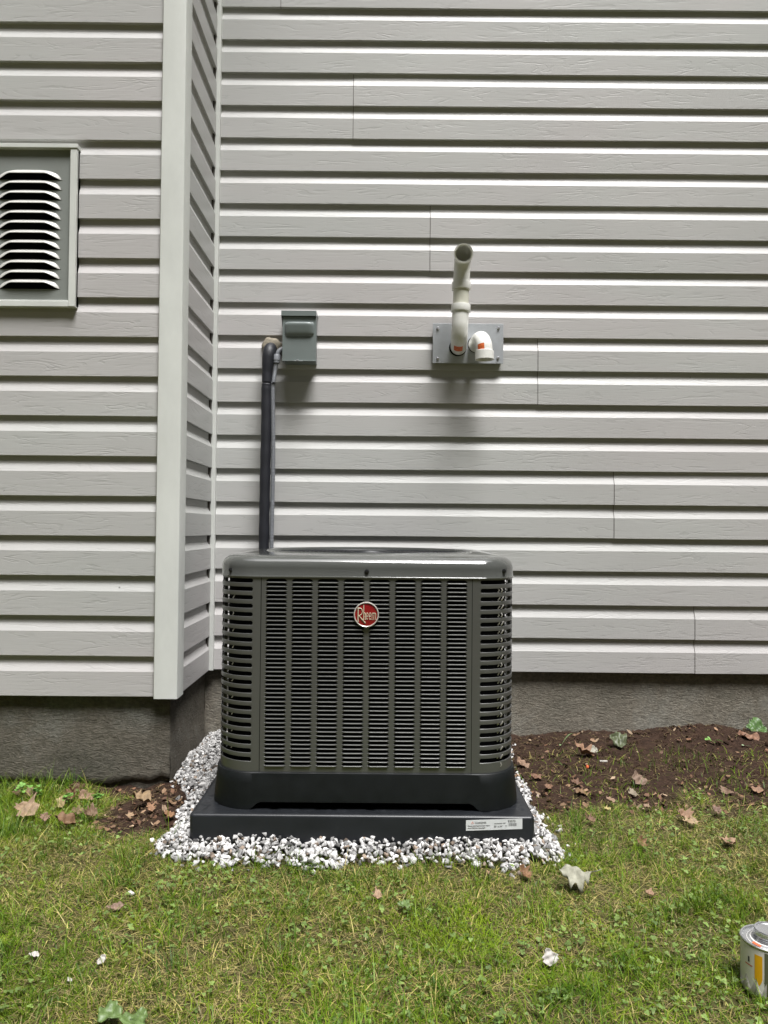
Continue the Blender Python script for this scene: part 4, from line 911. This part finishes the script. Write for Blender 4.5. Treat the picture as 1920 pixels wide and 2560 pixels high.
link_raw("thatch", arrays_mesh("thatch", V, Fq, C), M_GRASS, kind="stuff", label="flattened dry straw and roots lying between the grass blades", cat="thatch")
# clover: three round leaflets per stem
def clover_arrays(X, Y, Z, size, col, rng):
    n = len(X); k = 7; ang = np.linspace(0, 2 * pi, k, endpoint=False); V = []; Fs = []; C = []
    hd = rng.uniform(0, 2 * pi, n); tl = rng.uniform(-.45, .45, (n, 2)); b = 0
    for j in range(3):
        a_ = hd + j * 2 * pi / 3; cx = X + np.cos(a_) * size * .95; cy = Y + np.sin(a_) * size * .95
        for t in range(1):
            px = cx[:, None] + np.cos(ang)[None] * size[:, None] * .92 * (1 - .12 * np.cos(ang * 3)[None]); py = cy[:, None] + np.sin(ang)[None] * size[:, None] * .92
            pz = Z[:, None] + (px - X[:, None]) * tl[:, :1] + (py - Y[:, None]) * tl[:, 1:] + ((px - cx[:, None]) ** 2 + (py - cy[:, None]) ** 2) ** .5 * .25
            V.append(np.stack([px, py, pz], -1).reshape(-1, 3)); Fs.append(np.arange(n * k).reshape(n, k) + b); C.append(np.repeat(col * (1 + .08 * (j - 1)), k, 0)); b += n * k
    return np.concatenate(V), np.concatenate(Fs), np.concatenate(C)
n = 12500; X = rng.uniform(-1.7, 1.7, n); Y = rng.uniform(1.05, 2.6, n); sw_ = soil_w(X, Y)
pr = ss(.42, .68, vn(X, Y, 4.5, 81) * .6 + vn(X, Y, 14, 82) * .4) + .25 * (X < -.8) * (Y > 2.2)
keep = (rng.random(n) < pr) & (sw_ < .4) & (poly_sd(X, Y, GP) < -.01) & in_area(X, Y) & ~blocked(X, Y) & ~near_leaf(X, Y); X, Y = X[keep], Y[keep]; n = len(X)
col = (np.array([.13, .21, .05]) + rng.random((n, 1)) * np.array([.09, .10, .03])) * rng.uniform(.6, 1.2, (n, 1))
V, Fk, C = clover_arrays(X, Y, gh(X, Y) + rng.uniform(.006, .024, n), rng.uniform(.0017, .0038, n), col, rng)
link_raw("clover", arrays_mesh("clover", V, Fk, C), M_CLOVER, kind="stuff", label="small round clover leaves growing through the lawn", cat="clover")
# litter crumbs of broken leaves
def flat_bits(X, Y, Z, size, col, rng):
    n = len(X); k = 5; ang = np.linspace(0, 2 * pi, k, endpoint=False); hd = rng.uniform(0, 2 * pi, n); asp = rng.uniform(.3, .9, n); rr_ = rng.uniform(.6, 1.1, (n, k)); a_ = ang[None] + rng.uniform(-.3, .3, (n, k))
    ux = np.cos(a_) * rr_ * size[:, None]; uy = np.sin(a_) * rr_ * size[:, None] * asp[:, None]
    px = X[:, None] + ux * np.cos(hd)[:, None] - uy * np.sin(hd)[:, None]; py = Y[:, None] + ux * np.sin(hd)[:, None] + uy * np.cos(hd)[:, None]
    pz = Z[:, None] + ux * rng.uniform(-.5, .5, (n, 1)) + uy * rng.uniform(-.8, .8, (n, 1)) + size[:, None] * .35
    return np.stack([px, py, pz], -1).reshape(-1, 3), np.arange(n * k).reshape(n, k), np.repeat(col, k, 0)
n = 5200; X = rng.uniform(-1.0, 2.0, n); Y = rng.uniform(2.0, 3.12, n); sw_ = soil_w(X, Y)
band = np.exp(-((Y - 2.42 - .04 * (X - .8)) / .12) ** 2) * (X > .4) + .9 * (X < -.4) * sw_ + .15 * (sw_ > .5)
keep = (rng.random(n) < band) & (poly_sd(X, Y, GP) < .01) & ~blocked(X, Y); X, Y = X[keep], Y[keep]; n = len(X)
pal = np.array([(.16, .085, .05), (.24, .15, .09), (.10, .055, .035), (.33, .24, .16)]); col = pal[rng.choice(4, n, p=[.4, .25, .27, .08])] * rng.uniform(.7, 1.3, (n, 1))
V, Fk, C = flat_bits(X, Y, gh(X, Y) + .002, rng.uniform(.003, .013, n), col, rng)
link_raw("leaf_litter", arrays_mesh("leaf_litter", V, Fk, C), M_LEAFM, kind="stuff", label="crumbled brown leaf fragments and bark strewn over the bare earth", cat="leaf litter")

# ---------------------------------------------------------------- single leaves and scraps
def leaf(name, px, py, wpx, shape, colr, label, cat="leaf", seed=0, rot=0.0, curl=.5, fold=.25, lift=.006, tilt=(0, 0), group="fallen leaves scattered over the ground", m_=None, aspect=1.0, Z_=None, stem=True):
    rg = random.Random(seed); g0 = onz(px, py, -0.02); z0 = float(gh(g0.x, g0.y)); g0 = onz(px, py, z0 + lift)
    size = wpx / F * g0.y * (.80 if shape is MAPLE else (1.0 if shape is OAK else (.85 if name == 'paper_scrap' else 1.15))) * (1.1 if py < 2060 and px < 260 else 1.0); pts = shape; n = 10
    mb = MB(); cols = []
    # sample across the half-widths at rows along the midrib
    rows = 16; grid = []
    ys = [p[1] for p in pts]
    def halfw(v):
        best = 0
        for i in range(len(pts) - 1):
            (a_, b_), (c_, d_) = pts[i], pts[i + 1]
            if min(b_, d_) <= v <= max(b_, d_) and abs(d_ - b_) > 1e-6: best = max(best, a_ + (c_ - a_) * (v - b_) / (d_ - b_))
        return best
    ax1, ax2 = rg.uniform(.6, 1.4), rg.uniform(.6, 1.4); ph = rg.uniform(0, 6)
    for i in range(rows + 1):
        v = i / rows; nl = float(vn(v * 9, seed * 1.7, 1, 5)) - .5; nr = float(vn(v * 9, seed * 2.9, 1, 6)) - .5; hwL = halfw(min(max(v, .001), .999)) * ax1 * (1 + .7 * nl); hwR = halfw(min(max(v, .001), .999)) * ax2 * (1 + .7 * nr); row = []
        for j in range(-4, 5):
            t = j / 4; u = t * (hwL if j < 0 else hwR) * aspect
            z = fold * abs(u) + curl * (v - .5) ** 2 * 1.3 + curl * .8 * u * u + .09 * sin(9 * u + 7 * v + ph) + .06 * sin(17 * v - 5 * u + ph) + .05 * sin(21 * u + 3 * ph)
            row.append((u, v - .5, z))
        grid.append(row)
    zmin = min(p[2] for r_ in grid for p in r_)
    Rz = Matrix.Rotation(rot, 3, 'Z'); Rx = Matrix.Rotation(tilt[0], 3, 'X'); Ry = Matrix.Rotation(tilt[1], 3, 'Y')
    rings = [[Rx @ (Ry @ (Rz @ (Vector((p[0], p[1], (p[2] - zmin) * .75)) * size))) for p in r_] for r_ in grid]
    lowz = min(v.z for r_ in rings for v in r_)
    rings = [[v - Vector((0, 0, lowz)) for v in r_] for r_ in rings]
    mb.loft(rings, closed=False)
    if stem:
        s0_ = rings[0][4]; d_ = (rings[0][4] - rings[2][4]).normalized(); mb.tube([s0_ - d_ * size * .05, s0_ + d_ * size * .15, s0_ + d_ * size * .28 + Vector((0, 0, size * .04))], max(.0006, size * .012), n=5)
    me = bpy.data.meshes.new(name); me.from_pydata([tuple(v) for v in mb.v], [], mb.f)
    a = me.color_attributes.new("tint", 'FLOAT_COLOR', 'POINT'); c = []
    for i, v in enumerate(mb.v):
        j = i % 9 if i < (rows + 1) * 9 else 4
        f_ = .82 if j == 4 else 1 + .18 * (float(vn(v[0] * 90, v[1] * 90, 1, seed)) - .5)
        f_ *= .66; c += [colr[0] * f_, colr[1] * f_ * 1.03, colr[2] * f_, 1]
    a.data.foreach_set("color", c)
    so = me
    so.materials.append(m_ or M_LEAFM); me.polygons.foreach_set("use_smooth", [True] * len(me.polygons))
    o = bpy.data.objects.new(name, me); COL.objects.link(o); o.location = (g0.x, g0.y, g0.z)
    sm = o.modifiers.new("thickness", 'SOLIDIFY'); sm.thickness = .0006
    return finish(o, label, cat, group)
for i, (px, py, wp, shp, c_, lab_, rot_, cu, fo, ti) in enumerate(LV):
    leaf("dead_leaf", px, py, wp, shp, c_, lab_, seed=100 + i, rot=rot_ * 1.0, curl=cu, fold=fo, tilt=ti, lift=(.016 if py < 2100 else .012) if (py > 1990 or px < 300) else .003)
GR = (.16, .24, .08)
leaf("green_leaf", 1543, 1862, 38, HEART, (.15, .17, .09), "dull olive fallen leaf lying on bare earth against the rear foundation", seed=5, rot=1.2, curl=.3, fold=.2, tilt=(.8, .1), lift=.004, m_=M_GREENLEAF, group="fallen green leaves")
leaf("green_leaf", 1886, 1834, 42, HEART, (.13, .24, .07), "bright green broad leaf against the foundation at the right edge", seed=6, rot=1.7, curl=.3, fold=.2, tilt=(.7, .1), lift=.012, m_=M_GREENLEAF, group="fallen green leaves")
leaf("green_leaf", 1008, 2266, 28, HEART, (.20, .29, .09), "rounded light green leaf in the lawn below the pad", seed=8, rot=1.4, curl=.2, fold=.1, tilt=(.1, .1), lift=.018, m_=M_GREENLEAF, group="fallen green leaves")
leaf("green_leaf", 275, 2538, 62, HEART, (.19, .28, .09), "broad wrinkled green leaf at the bottom left, farther left of two", seed=9, rot=.3, curl=.3, fold=.1, tilt=(.1, .0), lift=.02, m_=M_GREENLEAF, group="fallen green leaves")
leaf("green_leaf", 342, 2556, 60, HEART, (.19, .28, .09), "broad green leaf cut by the bottom edge, right of its twin", seed=10, rot=-.4, curl=.3, fold=.1, tilt=(.1, .0), lift=.02, m_=M_GREENLEAF, group="fallen green leaves")
leaf("paper_scrap", 1370, 2408, 46, OVAL, (.70, .66, .58), "torn cream paper scrap standing in the clover on the right lawn", cat="paper scrap", seed=12, rot=.1, curl=.5, fold=.5, tilt=(1.0, .1), lift=.01, m_=M_PAPER, group="pale scraps", stem=False, aspect=1.3)
leaf("paper_scrap", 254, 2404, 30, OVAL, (.75, .73, .68), "crumpled white scrap in the grass at the lower left", cat="paper scrap", seed=13, rot=-.5, curl=.9, fold=.5, tilt=(.7, .1), lift=.012, m_=M_PAPER, group="pale scraps", stem=False)
leaf("paper_scrap", 84, 2390, 32, OVAL, (.6, .55, .47), "flat cream scrap near the left edge of the lawn", cat="paper scrap", seed=14, rot=1.5, curl=.3, fold=.1, tilt=(.1, .1), lift=.012, m_=M_PAPER, group="pale scraps", stem=False)
leaf("paper_scrap", 175, 2450, 18, OVAL, (.7, .68, .62), "tiny white scrap below the crumpled one at the lower left", cat="paper scrap", seed=15, rot=1.0, curl=.4, fold=.3, tilt=(.4, .1), lift=.014, m_=M_PAPER, group="pale scraps", stem=False)
# small stones and stubs
def bit(name, px, py, size, m_, label, cat, dz=.004):
    g0 = onz(px, py, -.02); z0 = float(gh(g0.x, g0.y)); g0 = onz(px, py, z0 + dz); v, f = protos[(int(px) * 7) % 40]
    mb = MB(); mb.add([tuple(q) for q in v * size], [tuple(int(i) for i in q) for q in f]); o = mb.build(name, m_, None, smooth=60, label=label, cat=cat); o.location = g0; return o
M_PEB = mat("pale_pebble", (.6, .58, .56), rough=.6, var=.15, vs=90)
bit("pebble", 327, 2234, .0105, M_PEB, "lone white pebble in the lawn above the mauve brown leaf", "pebble", .012)
bit("orange_fragment", 1469, 1917, .009, M_REDP, "small bright orange fragment on the bare earth", "fragment")
g0 = onz(1509, 1899, .012); mb = MB(); mb.tube([(-.013, .002, 0), (-.011, .0017, 0), (.011, -.0017, .001), (.013, -.002, .001)], [.0034, .0040, .0040, .0034], n=12); o = mb.build("cigarette_stub", M_PAPER, None, smooth=50, label="white cigarette stub lying on the bare earth", cat="cigarette stub"); o.location = (g0.x, g0.y, float(gh(g0.x, g0.y)) + .006)
# plants against the foundation
def strap_leaf(mb, base, tip, wid, sag=.0, n=8, notch=False):
    base, tip = Vector(base), Vector(tip); d = tip - base; side = d.cross(Vector((0, 0, 1))).normalized()
    if side.length < .1: side = Vector((1, 0, 0))
    side = (side + Vector((0, 0, .35))).normalized(); rings = []
    for i in range(n + 1):
        t = i / n; p = base + d * t + Vector((0, 0, -sag * (2 * t - 1) ** 2 + sag)); w_ = wid * (sin(pi * min(1, t ** 1.7 * .96 + .02)) ** .8) * (1.25 if notch and i % 2 else 1)
        rings.append([p - side * w_ / 2, p + Vector((0, 0, -w_ * .12)), p + side * w_ / 2])
    mb.loft(rings, closed=False)
def plant(name, px, py, z, leaves, m_, label, cat, colr):
    g0 = onz(px, py, z); root = empty(name, (g0.x, g0.y, g0.z), label, cat)
    for i, (dx, dy, dz, wd, sg_) in enumerate(leaves):
        mb = MB(); b0 = Vector((0, 0, .004)); strap_leaf(mb, (0, 0, .002), (dx, dy, dz), wd, sg_, notch=(name == "dandelion"))
        me = bpy.data.meshes.new("leaf"); me.from_pydata([tuple(v) for v in mb.v], [], mb.f); a = me.color_attributes.new("tint", 'FLOAT_COLOR', 'POINT')
        a.data.foreach_set("color", [c for v in mb.v for c in (*[q * (1 + .1 * (i % 3 - 1)) for q in colr], 1)]); me.materials.append(m_); me.polygons.foreach_set("use_smooth", [True] * len(me.polygons))
        o = bpy.data.objects.new("leaf", me); COL.objects.link(o); o.parent = root
    mb = MB(); mb.tube([(0, 0, -.008), (0, 0, .006)], .0012, n=6); s_ = mb.build("stem", M_GREENLEAF, None); s_.parent = root
plant("dandelion", 1404, 1864, .012, [(.048, .01, .045, .016, .012), (-.012, -.02, .006, .006, .003)], M_GREENLEAF, "single toothed green dandelion leaf arching over bare earth right of the unit", "weed", (.24, .36, .16))
plant("seedling", 1779, 1856, .028, [(.042, -.006, .004, .013, .008), (-.030, -.010, .012, .013, .007), (-.012, .012, .018, .010, .004), (.008, -.014, .002, .008, .003)], M_GREENLEAF, "bright green seedling with spread leaves on the earth mound by the wall", "weed", (.17, .34, .08))
plant("seedling", 1862, 1866, .02, [(.018, -.012, .003, .010, .003), (-.014, -.008, .006, .009, .003)], M_GREENLEAF, "pale small seedling under the reddish leaf near the right edge", "weed", (.30, .40, .24))
for k, (px, py, s_) in enumerate(((57, 1965, 1.0), (85, 1965, .8), (98, 1972, .7), (170, 1985, .7), (245, 1978, .6))):
    lab_ = ["taller light green clover sprig against the left foundation, farthest left", "low green clover sprig just right of the tallest sprig", "short clover sprig between the tall sprigs and the leaf pile", "clover sprig growing behind the leaf pile", "thin yellow green sprig right of the leaf pile at the crack"][k]
    g0 = onz(px, py + 22, -.035); root = empty("clover_sprig", (g0.x, g0.y, g0.z), lab_, "weed", "clover sprigs by the left foundation")
    rg = np.random.default_rng(200 + k); m_n = 7; xx = rg.uniform(-.018, .018, m_n) * s_; yy_ = rg.uniform(-.01, .01, m_n) * s_; zz = rg.uniform(.012, .042, m_n) * s_
    V, Fk, C = clover_arrays(xx, yy_, zz, np.full(m_n, .0052) * rg.uniform(.8, 1.2, m_n), np.repeat(np.array([[.17, .34, .07]]), m_n, 0), rg)
    me = arrays_mesh("foliage", V, Fk, C); me.materials.append(M_CLOVER); o = bpy.data.objects.new("foliage", me); COL.objects.link(o); o.parent = root
    mb = MB()
    for a_, b_, c_ in zip(xx, yy_, zz): mb.tube([(0, 0, 0), (a_ * .6, b_ * .6, c_ * .6), (a_, b_, c_)], .0006, n=5)
    o = mb.build("stem", M_OLIVE, None); o.parent = root

# ---------------------------------------------------------------- metal can at the right edge
cg = onz(1926, 2452, -.022); cy = 1.455; cx = at(1924, 2380, cy).x; z0 = float(gh(cx, cy)) - .002; rc, hc = .0498, at(1858, 2345, cy).z - z0
can = empty("metal_can", (cx, cy, z0), "small white and yellow printed metal can with a screw cap standing in the grass", "can")
mb = MB(); mb.lathe([(.001, .001), (rc - .003, .0005), (rc - .0005, .002), (rc - .0005, hc - .003), (rc + .0012, hc - .002), (rc + .0014, hc), (rc, hc + .0012), (rc - .002, hc + .0005), (rc - .0035, hc - .003), (rc - .010, hc - .0035), (rc - .014, hc - .001), (.03, hc - .001), (.028, hc + .003), (.001, hc + .003)], (cx, cy, z0), n=72); mb.build("can_body", M_TIN, can, smooth=35)
def wrap(a0, a1, z_a, z_b, m_, name, rad=None, taper=0, n=14):
    mb = MB(); rad = rad or rc + .0002; rings = []
    for i in range(n + 1):
        a_ = R(a0 + (a1 - a0) * i / n); f = abs(2 * i / n - 1); rings.append([(cx + rad * cos(a_), cy + rad * sin(a_), z0 + z_a + taper * f * f), (cx + rad * cos(a_), cy + rad * sin(a_), z0 + z_b)])
    mb.loft(rings, closed=False); return mb.build(name, m_, can, smooth=60)
wrap(150, 395, .010, hc - .004, M_CANW, "printed_label", n=60)
wrap(214, 230, .030, hc - .014, M_YELLOW, "yellow_stripe", rc + .0005, .012); wrap(254, 267, .028, hc - .018, M_YELLOW, "yellow_stripe", rc + .0005, .01)
wrap(234, 249, .006, hc - .006, M_OLIVE, "dark_stripe", rc + .0005, 0)
wrap(198, 202, hc - .034, hc - .024, M_DARKINK, "print_mark", rc + .0005, 0, 4); wrap(190, 209, hc - .040, hc - .038, M_REDP, "print_mark", rc + .0005, 0, 6)
mb = MB(); mb.lathe([(rc - .0105, -.0030), (.032, -.0004)], (cx, cy, z0 + hc), n=60); mb.build("top_print", M_CANW, can, smooth=50)
for a0 in (195, 250, 320):
    mb = MB(); rings = []
    for i in range(9):
        a_ = R(a0 + 26 * i / 8); rings.append([(cx + q * cos(a_), cy + q * sin(a_), z0 + hc + h_) for q, h_ in ((.0395, -.0022), (.0345, -.0007))])
    mb.loft(rings, closed=False); mb.build("red_print", M_REDP, can)
mb = MB(); pr_ = [(.0265, .003), (.0275, .005), (.0265, .007), (.0275, .009), (.0268, .011), (.0272, .0175), (.0262, .019), (.0235, .0192), (.0225, .0175), (.001, .0175)]
mb.lathe(pr_, (cx, cy, z0 + hc - .001), n=48); mb.build("screw_cap", M_TIN, can, smooth=35)
# dried white glue on the lower side
mb = MB(); rg = random.Random(3); rings = []
for i in range(25):
    a_ = R(176 + 62 * i / 24); top = .030 - .010 * sin(i * .7); bot = .0105 + (.007 if i % 3 == 0 else .001) * rg.random(); rings.append([(cx + (rc + .0004) * cos(a_), cy + (rc + .0004) * sin(a_), z0 + top), (cx + (rc + .0030) * cos(a_), cy + (rc + .0030) * sin(a_), z0 + (top + bot) / 2), (cx + (rc + .0022) * cos(a_), cy + (rc + .0022) * sin(a_), z0 + bot)])
mb.loft(rings, closed=False); mb.build("dried_drips", M_PAPER, can, smooth=60)
